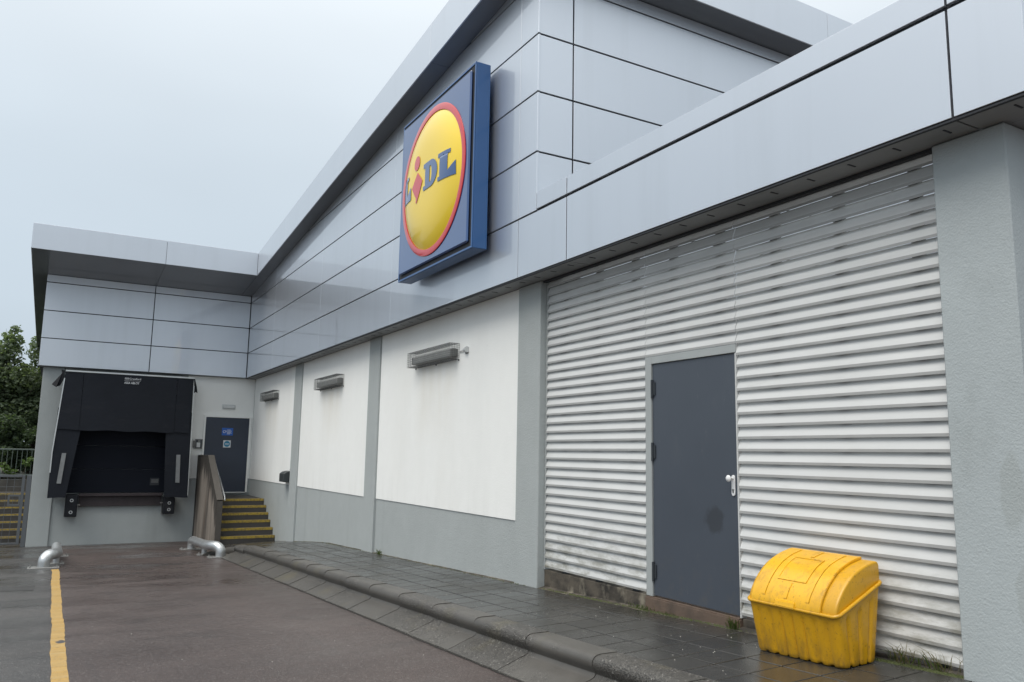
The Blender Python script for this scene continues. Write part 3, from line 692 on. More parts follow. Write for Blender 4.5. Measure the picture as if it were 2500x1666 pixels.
# sides and roof of the shelter
m = MB(); a, b = (-.075, -1.215), (.04, 1.90)
vs = [(a[0], yf+.03, a[1]), (b[0], yf+.03, b[1]), (b[0]+.02, 23.395, b[1]), (a[0]+.09, 23.395, a[1])]
m.add(vs+[(v[0]+.02, v[1], v[2]) for v in vs], [(0, 1, 2, 3), (7, 6, 5, 4), (0, 4, 5, 1), (1, 5, 6, 2), (2, 6, 7, 3), (3, 7, 4, 0)]); m.build('side_wall', M['rubber'], ds)
m = MB(); vs = [(3.11, yf+.03, -1.22), (3.065, yf+.03, 1.90), (3.045, 23.395, 1.90), (3.045, 23.395, -1.22)]
m.add(vs+[(v[0]-.02, v[1], v[2]) for v in vs], [(0, 1, 2, 3), (7, 6, 5, 4), (0, 4, 5, 1), (1, 5, 6, 2), (2, 6, 7, 3), (3, 7, 4, 0)]); m.build('side_wall', M['rubber'], ds)
MB().box(.045, 3.07, yf+.03, 23.395, 1.875, 1.90).build('shelter_roof', M['rubber'], ds)
def wavy(name, xl, xr, z0, z1, y, mt, nx=14, nz=12, amp=.012, ph=0):
    vs = []; fs = []
    for j in range(nz+1):
        t = j/nz; z = z0+(z1-z0)*t; a, b = xl(t), xr(t)
        for i in range(nx+1):
            s = i/nx; x = a+(b-a)*s
            vs.append((x, y+amp*math.sin(x*5.1+ph+z*1.3)*(1-t*.7)-.02*(1-t), z+(.012*math.sin(x*7+ph) if j == 0 else 0)))
    w = nx+1
    for j in range(nz):
        for i in range(nx): fs.append((j*w+i, j*w+i+1, (j+1)*w+i+1, (j+1)*w+i))
    n0 = len(vs); vs2 = vs+[(v[0], v[1]+.006, v[2]) for v in vs]; fs2 = fs+[tuple(k+n0 for k in f)[::-1] for f in fs]
    return MB().add(vs2, fs2).build(name, mt, ds, auto=40)
lerp = lambda a, b, t: a+(b-a)*t
wavy('head_curtain', lambda t: lerp(.46, .46, t), lambda t: lerp(2.66, 2.66, t), .455, 1.905, yf-.012, M['curtain'], nx=20)
wavy('head_curtain', lambda t: lerp(-.03, .046, t), lambda t: .452, .462, 1.905, yf, M['curtain'], nx=6, ph=1)
wavy('head_curtain', lambda t: 2.668, lambda t: lerp(3.03, 3.07, t), .462, 1.905, yf, M['curtain'], nx=6, ph=2)
wavy('side_curtain', lambda t: -.088+.05*max(0, t-.36)/.64, lambda t: lerp(.30, .56, t), -1.215, 1.0, yf+.022, M['curtain'], nx=8, ph=.4)
wavy('side_curtain', lambda t: lerp(2.55, 2.45, t), lambda t: lerp(3.125, 3.09, t), -1.220, 1.0, yf+.022, M['curtain'], nx=8, ph=2.2)
box('top_rail', .048, 3.068, yf-.03, yf-.005, 1.907, 1.945, M['alu'], ds, .003)
m = MB(); vs = [(.022, yf-.012, 1.74), (.046, yf-.012, 1.74), (-.066, yf-.012, -.11), (-.092, yf-.012, -.11), (-.068, yf-.012, -.60), (-.092, yf-.012, -.60)]
m.add(vs+[(v[0], v[1]+.02, v[2]) for v in vs], [(0, 1, 2, 3), (3, 2, 4, 5), (6, 9, 8, 7), (9, 11, 10, 8), (0, 3, 9, 6), (1, 7, 8, 2), (3, 5, 11, 9), (2, 8, 10, 4)]); m.build('edge_rail', M['alu'], ds)
m = MB(); vs = [(3.072, yf-.012, 1.72), (3.088, yf-.012, 1.72), (3.135, yf-.012, -1.18), (3.118, yf-.012, -1.18)]
m.add(vs+[(v[0], v[1]+.02, v[2]) for v in vs], [(0, 1, 2, 3), (7, 6, 5, 4), (0, 4, 5, 1), (1, 5, 6, 2), (2, 6, 7, 3), (3, 7, 4, 0)]); m.build('edge_rail', M['alu'], ds)
# torn corner flaps
def flap(pts):
    vs = [Vector(p) for p in pts]; n = len(vs); m = MB(); m.add(vs+[v+Vector((0, .006, 0)) for v in vs], [tuple(range(n)), tuple(range(n, 2*n))[::-1]]+[(i, (i+1) % n, (i+1) % n+n, i+n) for i in range(n)]); return m.build('torn_flap', M['rubber'], ds)
flap([(.03, yf+.0, 1.93), (-.05, yf+.03, 1.95), (-.03, yf+.02, 1.86), (-.235, yf+.06, 1.57), (-.13, yf-.01, 1.50), (-.09, yf+.05, 1.53), (-.04, yf+.01, 1.55), (.02, yf+.02, 1.72)])
flap([(3.07, yf, 1.92), (3.10, yf+.03, 1.90), (3.16, yf+.04, 1.70), (3.19, yf+.05, 1.53), (3.13, yf, 1.56), (3.10, yf+.03, 1.52), (3.085, yf, 1.72)])
quad_sheet('reflective_strip', [(.082, -.86), (.178, -.865), (.230, -.12), (.136, -.12)], yf-.022, M['reflector'], .004)
quad_sheet('reflective_strip', [(2.797, -.84), (2.897, -.847), (2.871, -.118), (2.772, -.118)], yf-.022, M['reflector'], .004)
Rx = Matrix.Rotation(math.radians(90), 4, 'X')
yt = yf-.040
m = MB()
for (x0, x1, z0, z1) in ((1.392, 1.487, 1.822, 1.831), (1.392, 1.487, 1.790, 1.799), (1.392, 1.403, 1.799, 1.822), (1.476, 1.487, 1.799, 1.822), (1.412, 1.467, 1.807, 1.814)): m.box(x0, x1, yt, yt+.002, z0, z1)
m.build('logo_mark', M['print_white'], ds)
text_obj('lettering', 'Crawford', .066, (1.497, yt, 1.788), Rx, M['print_white'], ds, 1.06, bold=.0008)
box('logo_rule', 1.378, 1.772, yt, yt+.002, 1.757, 1.762, M['print_white'], ds, 0)
text_obj('lettering', 'ASSA ABLOY', .078, (1.385, yt, 1.676), Rx, M['print_white'], ds, .80, bold=.0014)
# loading door inside the shelter
ld = thing('loading_door', (1.55, 23.38, -1.12), 'dark sectional loading door deep inside the black dock shelter', 'door')
for i, (a, b) in enumerate(((-1.118, -.52), (-.512, .08), (.088, .70), (.708, 1.5))): box('door_panel', .05, 3.03, 23.345, 23.385, a, b, M['navy'], ld, .006)
t2 = box('door_notice', 2.24, 2.46, 23.338, 23.344, -.93, -.74, M['gap'], ld, 0)
for z in (-.795, -.845): box('notice_line', 2.27, 2.44, 23.335, 23.3375, z-.008, z+.008, M['plastic_grey'], t2, 0)
lp = thing('dock_leveller', (1.58, 23.3, -1.46), 'dark brown steel leveller lip below the loading door', 'dock leveller')
box('lip_plate', .60, 2.56, 23.20, 23.395, -1.20, -1.13, M['leveller'], lp, .006); box('face_plate', .62, 2.54, 23.30, 23.396, -1.455, -1.205, M['leveller'], lp, .006)
def bumper(x0, x1, z0, z1, label):
    t = thing('dock_bumper', ((x0+x1)/2, 23.2, z0), label, 'bumper', 'rubber bumpers under the dock shelter')
    box('rubber_block', x0, x1, 22.95, 23.33, z0, z1, M['rubber'], t, .012); box('bracket', x0-.012, x1+.012, 23.332, 23.396, z0-.02, z1, M['galv_dark'], t, .004)
    for z in (z1-.14, z0+.11):
        m = MB(); xc = (x0+x1)/2+.0
        for (ra, rb, h) in ((.040, .026, .006),):
            n = 20; vs = []; fs = []
            for k in range(n):
                an = 2*math.pi*k/n
                for r, y in ((ra, 22.949), (ra, 22.949-h), (rb, 22.949-h), (rb, 22.949)): vs.append((xc+r*math.cos(an), y, z+r*math.sin(an)))
            for k in range(n):
                for i in range(3): k2 = (k+1) % n; fs.append((k*4+i, k*4+i+1, k2*4+i+1, k2*4+i))
            m.add(vs, fs)
        m.build('bolt_ring', M['alu'], t)
    s = 1 if x0 < 1.5 else -1; xe = x1 if s > 0 else x0
    m = MB(); m.tube([(xe, 23.2, z0+.27), (xe+s*.06, 23.2, z0+.27)], .014, 8); m.build('stop_pin', M['galv_dark'], t)
bumper(.315, .585, -1.685, -1.145, 'black rubber bumper at the left foot of the dock shelter')
bumper(2.575, 2.845, -1.655, -1.235, 'black rubber bumper at the right foot of the dock shelter')

# ------------------------------------------------------------------ fittings round the staff door
t = thing('bulkhead_light', (4.11, 23.37, 1.17), 'white rectangular bulkhead light above the navy staff door', 'light fitting')
box('base', 3.935, 4.29, 23.352, 23.386, 1.165, 1.292, M['plastic_white'], t, .004); box('diffuser', 3.952, 4.273, 23.318, 23.351, 1.182, 1.275, M['plastic_white'], t, .02)
t = thing('door_notice', (4.12, 23.35, .43), 'blue rectangular notice with white print on the staff door', 'notice')
MB().box(3.972, 4.268, 23.349, 23.3535, .434, .640).build('plate', M['blue_sign'], t)
m = MB()
for z, a, b in ((.585, 4.11, 4.20), (.555, 4.11, 4.23), (.525, 4.11, 4.21), (.50, 4.11, 4.235), (.475, 4.11, 4.19)): m.box(a, b, 23.3465, 23.3488, z-.006, z+.006)
m.build('print_lines', M['print_white'], t)
m = MB(); m.tube([(4.035+.032*math.cos(a), 23.3478, .535+.032*math.sin(a)) for a in [math.radians(40+i*28) for i in range(12)]], .006, 6); m.box(4.068, 4.078, 23.3465, 23.3488, .525, .575); m.box(4.083, 4.091, 23.3465, 23.3488, .52, .57)
m.build('pictogram', M['print_white'], t)
t = thing('fire_door_notice', (4.13, 23.35, .1), 'small white notice with a teal disc on the staff door', 'notice')
MB().box(4.027, 4.226, 23.349, 23.3535, .100, .297).build('plate', M['print_white'], t)
MB().disc((4.1265, 23.3488, .1985), (0, -1, 0), .082, .0018, 28).build('teal_disc', M['teal'], t)
m = MB()
for z, w in ((.213, .055), (.196, .062), (.179, .048)): m.box(4.1265-w, 4.1265+w, 23.3445, 23.3468, z-.004, z+.004)
m.build('print_lines', M['print_white'], t)
t = thing('entry_panel', (3.37, 23.37, .06), 'grey metal entry panel on the wall left of the staff door', 'intercom')
box('housing', 3.29, 3.485, 23.33, 23.387, .055, .315, M['plastic_grey'], t, .006); box('recess', 3.31, 3.465, 23.3285, 23.3298, .075, .295, M['hinge'], t, 0)
box('keypad', 3.325, 3.42, 23.30, 23.328, .09, .22, M['plastic_white'], t, .005); box('side_box', 3.24, 3.286, 23.34, 23.387, .08, .27, M['plastic_grey'], t, .005); box('reader', 3.36, 3.42, 23.31, 23.328, .23, .285, M['plastic_grey'], t, .004)

# ------------------------------------------------------------------ steps to the staff door
st = thing('concrete_steps', (4.15, 21.5, -2.2), 'worn concrete steps with yellow edges up to the staff door', 'steps')
nos = [(20.07, -2.005), (20.33, -1.842), (20.62, -1.681), (20.88, -1.518), (21.15, -1.358), (21.46, -1.207)]
for i, (y, z) in enumerate(nos):
    ye = nos[i+1][0]+.05 if i < 5 else 23.38
    zl = -2.6
    MB().box(3.538, 4.808, y, ye-.055 if i < 5 else ye, zl, z).build('step' if i < 5 else 'landing', M['step'], st, bevel=.006)
    m = MB(); m.box(3.542, 4.804, y-.004, y+.055, z+.001, z+.006); m.box(3.542, 4.804, y-.006, y-.001, z-.052, z+.006); m.build('yellow_edge', M['nosing'], st)
prf = [(20.0, -2.6), (23.39, -2.6), (23.39, -.135), (21.70, -.125), (20.02, -1.155), (20.0, -1.18)]
pa = MB().prism(prf, 'x', 3.40, 3.536).build('parapet', M['parapet'], st, bevel=.012, seg=2)
m = MB(); m.prism([(20.0-.006, -2.55), (20.0-.001, -2.55), (20.0-.001, -1.17), (20.0-.006, -1.17)], 'x', 3.403, 3.533)
m.build('parapet_front', M['parapet_cap'], pa)
capp = [(20.0, -1.15), (21.69, -.12), (23.38, -.13), (23.38, -.118), (21.685, -.105), (19.99, -1.138)]
MB().prism(capp, 'x', 3.392, 3.544).build('parapet_coping', M['parapet_cap'], pa)
box('back_edge', 3.394, 3.3995, 23.16, 23.385, -2.55, -.14, M['parapet_cap'], pa, 0)
hr = thing('handrail', (3.68, 21.5, -1.2), 'thin grey steel handrail sloping beside the concrete steps', 'handrail')
m = MB(); m.tube([(3.68, 22.35, -.42), (3.68, 22.32, -.335), (3.68, 22.25, -.34), (3.69, 20.70, -1.11), (3.69, 20.66, -1.20)], .021, 10); m.build('rail', M['galv'], hr, auto=50)
m = MB(); m.tube([(3.537, 22.0, -.55), (3.62, 22.0, -.55), (3.68, 22.0, -.475)], .010, 8); m.build('bracket', M['galv'], hr)
m = MB(); m.tube([(3.537, 21.1, -1.0), (3.62, 21.1, -1.0), (3.688, 21.1, -.925)], .010, 8); m.build('bracket', M['galv'], hr)

# ------------------------------------------------------------------ wheel guides
def guide(xs_, xn, yn, yfar, label):
    """straight tube at x = xs_ from behind the flare to yfar, flared foot at (xn, yn)."""
    t = thing('wheel_guide', (xs_, (yn+yfar)/2, zroad((yn+yfar)/2)), label, 'wheel guide', 'tubular wheel guides at the loading bay')
    r = .098; h = .222; d = 1 if xn > xs_ else -1
    P0 = Vector((xn, yn, zroad(yn)+.012)); yb = yn+.62
    ctrl = [P0, P0+Vector((0, 0, .09))]
    A = P0+Vector((0, 0, .09)); mid = Vector((xs_+d*.0, yb, zroad(yb)+h))
    for i in range(1, 9):
        a = math.radians(90*i/8); k = Vector((xs_-xn, (yb-yn)*.45, 0)).normalized()
        ctrl.append(A+Vector((0, 0, 1))*math.sin(a)*(h-.10)+k*(1-math.cos(a))*.17)
    last = ctrl[-1]; dirn = (last-ctrl[-2]).normalized(); end = Vector((xs_, yb+.10, zroad(yb+.1)+h))
    for i in range(1, 7):
        s = i/6; c1 = last+dirn*.12; c2 = end-Vector((0, .14, -.14*RS)); p = (1-s)**3*last+3*(1-s)**2*s*c1+3*(1-s)*s*s*c2+s**3*end; ctrl.append(p)
    nseam = len(ctrl)
    m = MB(); m.tube(ctrl, r, 18); m.build('flared_end', M['galv'], t, auto=50)
    m = MB(); e0 = end+Vector((0, -.01, 0)); pth = [e0]+[Vector((xs_, y, zroad(y)+h)) for y in (yb+.6, yfar-.25)]
    Z = pth[-1]
    for i in range(1, 7):
        a = math.radians(90*i/6); pth.append(Vector((xs_, Z.y+math.sin(a)*.15, Z.z-(1-math.cos(a))*.13)))
    pth.append(Vector((xs_, pth[-1].y, zroad(yfar)+.01))); m.tube(pth, .091, 18); m.build('guide_tube', M['galv'], t, auto=50)
    yl = pth[-1].y
    m = MB(); m.tube([(xs_, yb+.18, zroad(yb)+h-.03), (xs_, yb+.18, zroad(yb+.18)+.01)], .055, 14); m.build('support_foot', M['galv'], t, auto=50)
    for (px, py, wx, wy) in ((xn, yn, .25, .13), (xs_, yb+.18, .14, .10), (xs_, yl, .24, .13)):
        z = zroad(py); pl = box('base_plate', px-wx, px+wx, py-wy, py+wy, z-.01, z+.024, M['galv_dark'], t, .003)
        m = MB()
        for sx in (-1, 1):
            for sy in (-1, 1): m.tube([(px+sx*(wx-.04), py+sy*(wy-.035), z+.024), (px+sx*(wx-.04), py+sy*(wy-.035), z+.055)], .012, 6)
        m.build('bolts', M['galv_dark'], pl)
guide(.185, -.015, 16.98, 19.75, 'galvanised tubular wheel guide at the end of the yellow line')
guide(2.945, 3.14, 17.63, 20.35, 'galvanised tubular wheel guide in front of the concrete steps')

# ------------------------------------------------------------------ grit bin
gb = thing('grit_bin', (4.56, 3.85, -1.30), 'yellow plastic grit bin with curved lid against the white louvres', 'grit bin')
TX0, TX1, TY0, TY1 = 4.335, 4.785, 3.487, 4.225
BX0, BX1, BY0, BY1 = 4.400, 4.725, 3.497, 4.213
def rrect(x0, x1, y0, y1, r, n=8, dense=26):
    pts = []
    cs = [((x1-r, y0+r), -90), ((x1-r, y1-r), 0), ((x0+r, y1-r), 90), ((x0+r, y0+r), 180)]
    for i, ((cx, cy), a0) in enumerate(cs):
        for k in range(n+1): a = math.radians(a0+90*k/n); pts.append((cx+r*math.cos(a), cy+r*math.sin(a), math.cos(a), math.sin(a)))
        (nx_, ny_), a1 = cs[(i+1) % 4]; e = pts[-1]; a = math.radians(a1); s = (nx_+r*math.cos(a), ny_+r*math.sin(a))
        dn = 44 if i in (0, 2) else 30
        for k in range(1, dn): q = k/dn; pts.append((e[0]+(s[0]-e[0])*q, e[1]+(s[1]-e[1])*q, e[2], e[3]))
    return pts
top = rrect(TX0, TX1, TY0, TY1, .035); bot = rrect(BX0, BX1, BY0, BY1, .04); n = len(top); NV = 22
def zrim(x): return -.965+(x-TX0)/(TX1-TX0)*.195
def zbase(x, y): return zpave(x, y)+.006
def groove(s):                                     # s in groove units
    f = abs(s-round(s)); return max(0, 1-(f/.13)**2) if f < .13 else 0
vs = []; fs = []
for j in range(NV+1):
    v = j/NV
    for a, b in zip(bot, top):
        x = a[0]+(b[0]-a[0])*v; y = a[1]+(b[1]-a[1])*v
        g = 0
        if a[2] < -.9: g = groove((a[1]-BY0)/(BY1-BY0)*8.0)
        elif abs(a[3]) > .9: g = groove((a[0]-BX0)/(BX1-BX0)*4.0)
        g *= max(0, min(1, (.90-v)/.06)) if v < .92 else 0
        zt = zrim(b[0]); zb_ = zbase(a[0], a[1])
        ins = .006*(1-min(1, v/.04))
        d = -.0125*g-ins
        vs.append((x+a[2]*d, y+a[3]*d, zb_+(zt-zb_)*v+(.010*g if j == 0 else 0)))
for j in range(NV):
    for i in range(n): fs.append((j*n+i, j*n+(i+1) % n, (j+1)*n+(i+1) % n, (j+1)*n+i))
fs.append(tuple(range(n))[::-1])
MB().add(vs, fs).build('body', M['bin'], gb, auto=60)
m = MB(); m.tube([(p[0]+p[2]*.006, p[1]+p[3]*.006, zrim(p[0])) for p in top]+[(top[0][0]+top[0][2]*.006, top[0][1]+top[0][3]*.006, zrim(top[0][0]))], .0125, 8, cap=False); m.build('rim', M['bin'], gb, smooth=True)
hpz = [(4.338, -0.958), (4.3434, -0.925), (4.3604, -0.885), (4.3872, -0.845), (4.4229, -0.8), (4.4676, -0.757), (4.5168, -0.719), (4.5704, -0.691), (4.633, -0.667), (4.6956, -0.65), (4.7448, -0.641), (4.7694, -0.645), (4.7828, -0.665), (4.785, -0.775)]
def catmull(P, n):
    out = []; k = len(P)
    for i in range(k-1):
        p0, p1, p2, p3 = P[max(i-1, 0)], P[i], P[i+1], P[min(i+2, k-1)]
        for q in range(n):
            t = q/n; out.append(tuple(.5*((2*p1[c])+(-p0[c]+p2[c])*t+(2*p0[c]-5*p1[c]+4*p2[c]-p3[c])*t*t+(-p0[c]+3*p1[c]-3*p2[c]+p3[c])*t**3) for c in (0, 1)))
    return out+[P[-1]]
hpz = catmull(hpz[:-1], 4)+[hpz[-1]]
def hood_off(off):
    out = []
    for i, p in enumerate(hpz):
        a = hpz[max(i-1, 0)]; b = hpz[min(i+1, len(hpz)-1)]; t = Vector((b[0]-a[0], b[1]-a[1])).normalized(); out.append((p[0]-t.y*off, p[1]+t.x*off))
    return out
secs = [(TY0+.006, -.014), (TY0+.008, -.006), (TY0+.016, -.001), (TY0+.03, .0), (TY1-.03, 0), (TY1-.016, -.001), (TY1-.008, -.006), (TY1-.006, -.014)]
vs = []; fs = []; k = len(hpz)
for y, off in secs: vs += [(p[0], y, p[1]) for p in hood_off(off)]
for j in range(len(secs)-1):
    for i in range(k-1): fs.append((j*k+i, j*k+i+1, (j+1)*k+i+1, (j+1)*k+i))
fs += [tuple(range(k)), tuple(range((len(secs)-1)*k, len(secs)*k))]
MB().add(vs, fs).build('hood', M['bin'], gb, auto=45)
# flap: raised panel following the hood
def shell(name, y0, y1, i0, i1, o0, o1, mt, parent, bev=.004):
    A = hood_off(o0)[i0:i1+1]; Bq = hood_off(o1)[i0:i1+1]; poly = A+Bq[::-1]
    return MB().prism(poly, 'y', y0, y1).build(name, mt, parent, bevel=bev, seg=2, auto=50)
lid = shell('lid', 3.600, 4.180, 0, 41, .001, .017, M['binlid'], gb, .005)
shell('lid_rib', 3.690, 3.722, 5, 38, .0172, .0212, M['binlid'], lid, .0035); shell('lid_rib', 4.060, 4.092, 5, 38, .0172, .0212, M['binlid'], lid, .0035)
shell('lid_rib', 3.872, 3.902, 5, 14, .0172, .0212, M['binlid'], lid, .0035); shell('lid_rib', 3.872, 3.902, 31, 38, .0172, .0212, M['binlid'], lid, .0035)
lb = shell('label_panel', 3.772, 4.002, 16, 29, .0172, .0195, M['binlid'], lid, .002)
for (a, b, c, d) in ((3.766, 3.774, 16, 29), (4.000, 4.008, 16, 29), (3.766, 4.008, 15, 16), (3.766, 4.008, 29, 30)): shell('label_frame', a, b, c, d, .0196, .0225, M['binlid'], lb, .001)
m = MB(); A = hood_off(.0)
m.prism([(4.3385, -.915), (4.318, -.925), (4.310, -.962), (4.322, -.975), (4.336, -.968)], 'y', 3.80, 3.965); m.build('lid_handle', M['binlid'], lid, bevel=.004, seg=2)

# ------------------------------------------------------------------ gate, steps, wall and railing left of the dock
g = thing('steel_gate', (-1.4, 23.45, zroad(23.45)), 'grey steel mesh gate left of the loading dock', 'gate')
yg = 23.46; zt = -.675; zb0 = -2.36
box('gate_post', -.565, -.462, yg-.05, yg+.06, -2.5, zt-.005, M['gate'], g, .004)
gf = box('latch_stile', -.665, -.60, yg-.025, yg+.025, zb0, zt-.01, M['gate'], g, .003)
box('top_rail', -3.4, -.667, yg-.025, yg+.025, zt-.055, zt, M['gate'], g, .003); box('bottom_rail', -3.4, -.667, yg-.02, yg+.02, zb0-.0, zb0+.04, M['gate'], g, .003)
for i in range(17): x = -.82-i*.155; MB().tube([(x, yg-.004, zb0+.04), (x, yg-.004, zt-.055)], .0055, 6).build('upright_rod', M['gate'], g)
for i in range(9): z = -2.20+i*.176; MB().tube([(-3.4, yg+.008, z), (-.667, yg+.008, z)], .0055, 6).build('cross_rod', M['gate'], g)
m = MB()
for (x0, x1, z0, z1) in ((-.93, -.67, -1.20, -1.16), (-.93, -.67, -1.43, -1.39), (-.93, -.89, -1.39, -1.20), (-.70, -.67, -1.39, -1.20)): m.box(x0, x1, yg-.03, yg+.03, z0, z1)
m.build('latch_box', M['gate'], g); box('gate_post', -3.55, -3.42, yg-.05, yg+.06, -2.5, zt, M['gate'], g, .004)
bs = thing('garden_steps', (-1.9, 25.3, -2.45), 'dark steps with yellow edges seen through the mesh gate', 'steps')
for i in range(7):
    y = 24.45+.28*i; z = -2.265+.168*i
    MB().box(-3.6, -.47, y, y+.28 if i < 6 else 27.3, -2.6, z).build('step', M['step'], bs, bevel=.005)
    m = MB(); m.box(-3.59, -.48, y-.005, y-.001, z-.045, z+.004); m.box(-3.59, -.48, y-.005, y+.04, z+.001, z+.005); m.build('yellow_edge', M['nosing'], bs)
rw = MB().box(-9, -.47, 27.3, 27.6, -2.6, -.92).build('retaining_wall', M['retain'], None, bevel=.01); setp(rw, 'low dark concrete wall behind the gate under the railing', 'wall')
rl = thing('railing', (-4.5, 27.45, -.92), 'thin green grey railing with upright bars on the low wall', 'railing')
box('top_rail', -9, -.47, 27.43, 27.47, -.075, -.035, M['rail'], rl, .004); box('bottom_rail', -9, -.47, 27.435, 27.465, -.80, -.77, M['rail'], rl, .004)
for i in range(36): x = -.60-i*.122; MB().tube([(x, 27.45, -.785), (x, 27.45, -.06)], .0075, 6).build('upright_bar', M['rail'], rl)
ter = obj('terrain', [(-900, 27.6, -.95), (-.46, 27.6, -.95), (-.46, 36.5, -.9), (900, 36.5, -.9), (900, 900, 1.0), (-900, 900, 1.0)], [(0, 1, 2, 3, 4, 5)], M['earth']); setp(ter, 'rough planted ground behind the railing', 'ground', kind='structure')
dc = thing('drain_cover', (-.4, 13.7, zroad(13.7)), 'dark rectangular patch cover in the asphalt left of the yellow line', 'cover')
vs = []
for (x, y) in ((-.80, 13.55), (-.105, 13.42), (-.09, 14.02), (-.80, 14.06)): vs.append((x, y, zroad(y)+.004))
obj('cover_plate', vs, [(0, 1, 2, 3)], M['coverm'], dc)

# ------------------------------------------------------------------ trees and shrubs
def leaves(centres, n, size, mt, name, parent, seed, squash=.8):
    rnd = random.Random(seed); vs = []; fs = []
    for i in range(n):
        c, r = rnd.choices(centres, weights=[q[1]**2.2 for q in centres])[0]
        d = Vector((rnd.gauss(0, 1), rnd.gauss(0, 1), rnd.gauss(0, 1))).normalized(); rr = r*(rnd.random()**.42)*1.05
        p = Vector(c)+Vector((d.x*rr, d.y*rr, d.z*rr*squash))
        a = Vector((rnd.gauss(0, 1), rnd.gauss(0, 1), rnd.gauss(0, .6))).normalized(); nn = Vector((rnd.gauss(0, 1), rnd.gauss(0, 1), rnd.gauss(.5, 1))).normalized()
        b = a.cross(nn)
        if b.length < .05: continue
        b.normalize(); s = size*rnd.uniform(.6, 1.35); w = s*.30; k = len(vs); up = a.cross(b)*w*.35
        vs += [p-a*s*.5, p+b*w+up, p+a*s*.5, p-b*w+up]; fs += [(k, k+1, k+2), (k, k+2, k+3)]
    return obj(name, vs, fs, mt, parent)
def tree(x, y, h, crown_z, lobes, n, seed, label, mt='leaf', size=.15, base=-.95):
    rnd = random.Random(seed); t = thing('broadleaf_tree', (x, y, base), label, 'tree', 'trees behind the railing')
    m = MB(); m.tube([(x, y, base-.1), (x+.05, y, base+h*.25), (x-.05, y+.05, base+h*.5), (x, y, base+h*.8)], [.16, .12, .09, .03], 10)
    for c, r in lobes:
        s = Vector((x, y, base+h*rnd.uniform(.25, .5))); e = Vector(c); m.tube([s, s.lerp(e, .5)+Vector((0, 0, .15)), e], [.06, .04, .012], 6)
        for q in range(5):
            e2 = e+Vector((rnd.gauss(0, 1), rnd.gauss(0, 1), rnd.gauss(.5, .8)))*r*.6; m.tube([e.lerp(s, .25), e2], [.015, .004], 4)
    m.build('trunk', M['bark'], t, auto=60); leaves(lobes, n, size, M[mt], 'crown', t, seed); return t
def lob(cx, cy, cz, R, k, seed, zsp=.8):
    rnd = random.Random(seed); out = []
    for i in range(k):
        d = Vector((rnd.gauss(0, 1), rnd.gauss(0, 1), rnd.gauss(0, 1))).normalized()*R*rnd.uniform(.35, 1)
        out.append(((cx+d.x, cy+d.y, cz+d.z*zsp), R*rnd.uniform(.28, .48)))
    return out
tree(-2.05, 31.6, 5.4, 2, lob(-2.05, 31.6, 1.45, 1.7, 30, 3, 1.0)+[((-1.75, 31.4, 3.1), .55), ((-1.6, 31.4, 3.6), .34), ((-1.52, 31.4, 3.95), .18), ((-2.25, 31.5, 3.1), .6), ((-1.5, 31.3, 2.2), .8), ((-1.5, 31.3, 1.0), .9), ((-1.6, 31.3, 0), .8)], 30000, 11, 'leafy green tree at the left picture edge, in front of the others', size=.15)
tree(-.75, 33.2, 5.6, 2, lob(-.75, 33.2, 1.6, 1.7, 26, 5, 1.0)+[((-.78, 33.0, 3.75), .36), ((-.65, 33.0, 3.3), .55), ((-.9, 33, 2.3), .8), ((-.9, 33, 1.0), .9)], 24000, 12, 'leafy green tree partly hidden behind the dock corner', size=.15)
tree(-4.6, 35, 6, 2, lob(-4.6, 35, 2.0, 2.3, 22, 8), 9000, 13, 'leafy green tree standing farthest left behind the railing', size=.2)
def shrub(x, y, z, R, n, seed, label, mt='leaf2', size=.13):
    t = thing('shrub', (x, y, z), label, 'shrub', 'shrubs behind the railing')
    rnd = random.Random(seed); m = MB()
    for q in range(7): m.tube([(x+rnd.gauss(0, .06), y+rnd.gauss(0, .06), z-.1), (x+rnd.gauss(0, R*.4), y+rnd.gauss(0, R*.3), z+R*rnd.uniform(.5, 1.2))], [.02, .005], 5)
    m.build('stems', M['bark'], t); leaves(lob(x, y, z+R*.75, R*.85, 14, seed, .75), n, size, M[mt], 'foliage', t, seed)
shrub(-1.35, 28.9, -.95, 1.25, 8000, 21, 'dense dark shrub straight behind the railing bars')
shrub(-3.0, 29.2, -.95, 1.4, 6000, 22, 'dense dark shrub farther left behind the railing')
shrub(.1, 37.6, -.95, 1.4, 3000, 23, 'dark shrub tucked far behind the building corner')
t = thing('climbing_plant', (-1.15, 27.2, -.92), 'pale leaved plant growing through the railing', 'plant')
leaves([((-1.28, 27.35, -.50), .10), ((-1.20, 27.35, -.64), .13), ((-1.05, 27.35, -.70), .12), ((-.72, 27.38, -.45), .12), ((-.62, 27.4, -.32), .10)], 140, .11, M['leaf3'], 'foliage', t, 31)
m = MB(); m.tube([(-1.1, 27.36, -.92), (-1.25, 27.36, -.62), (-1.3, 27.36, -.42)], .006, 5); m.tube([(-.8, 27.36, -.92), (-.72, 27.38, -.55), (-.58, 27.4, -.25)], .006, 5); m.build('stem', M['bark'], t)

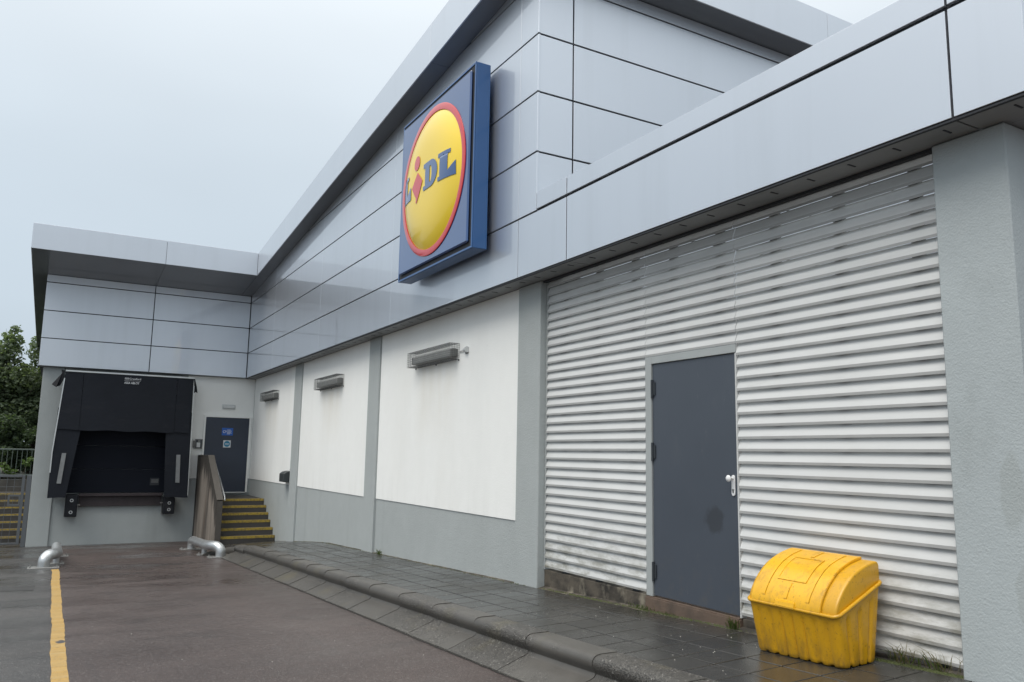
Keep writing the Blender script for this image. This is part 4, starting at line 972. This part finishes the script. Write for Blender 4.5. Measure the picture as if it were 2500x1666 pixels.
# ------------------------------------------------------------------ weeds, moss, grit
def weed(x, y, label, n=26, h=.10, seed=1, spread=.07, straw=.2):
    rnd = random.Random(seed); z = zpave(x, y); t = thing('weed', (x, y, z), label, 'weed', 'weeds in the paving joints')
    for nm, mt, cnt, hh in (('leaves', 'weed', int(n*(1-straw)), h), ('dry_stalks', 'straw', int(n*straw), h*1.6)):
        if cnt < 1: continue
        vs = []; fs = []
        for i in range(cnt):
            b = Vector((x-abs(rnd.gauss(0, .012)), y+rnd.gauss(0, spread*.6), z)); lean = Vector((-abs(rnd.gauss(0, .5)), rnd.gauss(0, .7), 0)); L = hh*rnd.uniform(.4, 1.15)
            side = Vector((rnd.gauss(0, 1), rnd.gauss(0, 1), 0)).normalized()*L*(.06 if nm == 'leaves' else .018); k = len(vs)
            p1 = b+lean*L*.3+Vector((0, 0, L*.6)); p2 = b+lean*L*.8+Vector((0, 0, L*rnd.uniform(.6, 1.0)))
            vs += [b-side*.5, b+side*.5, p1+side, p1-side, p2]; fs += [(k, k+1, k+2, k+3), (k+3, k+2, k+4)]
        obj(nm, vs, fs, M[mt], t)
weed(4.80, 4.83, 'tufty green weed between the door sill and the yellow bin', 50, .09, 2, .06)
weed(4.815, 3.38, 'straggly grass tuft at the wall foot right beside the yellow bin', 45, .10, 3, .10, .6)
weed(4.815, 3.12, 'straggly grass tuft at the wall foot close to the corner pillar', 50, .10, 4, .12, .65)
weed(4.76, 12.72, 'small green weed at the foot of the middle grey wall', 40, .09, 5, .07, .1)
weed(4.80, 5.95, 'low moss green weed at the left end of the door sill', 60, .05, 6, .16, .1)
weed(4.79, 5.55, 'low weed line in the crack under the door sill', 70, .035, 7, .25, .3)
rnd = random.Random(9); vs = []; fs = []
for i in range(2600):
    y = rnd.choice([rnd.uniform(4.6, 7.75), rnd.uniform(2.97, 3.6), rnd.uniform(2.97, 3.6), rnd.uniform(3, 7.7), rnd.uniform(8, 18)]); x = (4.815 if y < 7.78 else 4.772)-abs(rnd.gauss(0, .02)); z = zpave(x, y)-.004; s = rnd.uniform(.004, .011); k = len(vs)
    vs += [(x-s, y-s, z), (x+s, y-s, z), (x, y+s*1.3, z), (x+rnd.uniform(-.3, .3)*s, y, z+s*1.1)]; fs += [(0+k, 1+k, 3+k), (1+k, 2+k, 3+k), (2+k, k, 3+k)]
setp(obj('moss', vs, fs, M['moss']), 'crumbs of moss along the foot of the wall', 'moss', kind='stuff')
vs = []; fs = []
for i in range(170):
    if rnd.random() < .6: y = rnd.uniform(3, 15); x = rnd.uniform(3.1, 4.7); z = zpave(x, y) if x > 3.61 else zroad(y)+(.0 if x < 3.135 else .02+(x-3.135)*.30 if x < 3.38 else .25)
    else: y = rnd.uniform(4, 17); x = rnd.uniform(-1.5, 3.1); z = zroad(y)
    s = rnd.uniform(.0025, .0055); k = len(vs)
    vs += [(x-s, y-s, z), (x+s, y-s, z), (x, y+s*1.3, z), (x, y, z+s*1.2)]; fs += [(0+k, 1+k, 3+k), (1+k, 2+k, 3+k), (2+k, k, 3+k)]
setp(obj('grit', vs, fs, M['grit']), 'scattered pale grit on the paving and road', 'grit', kind='stuff')
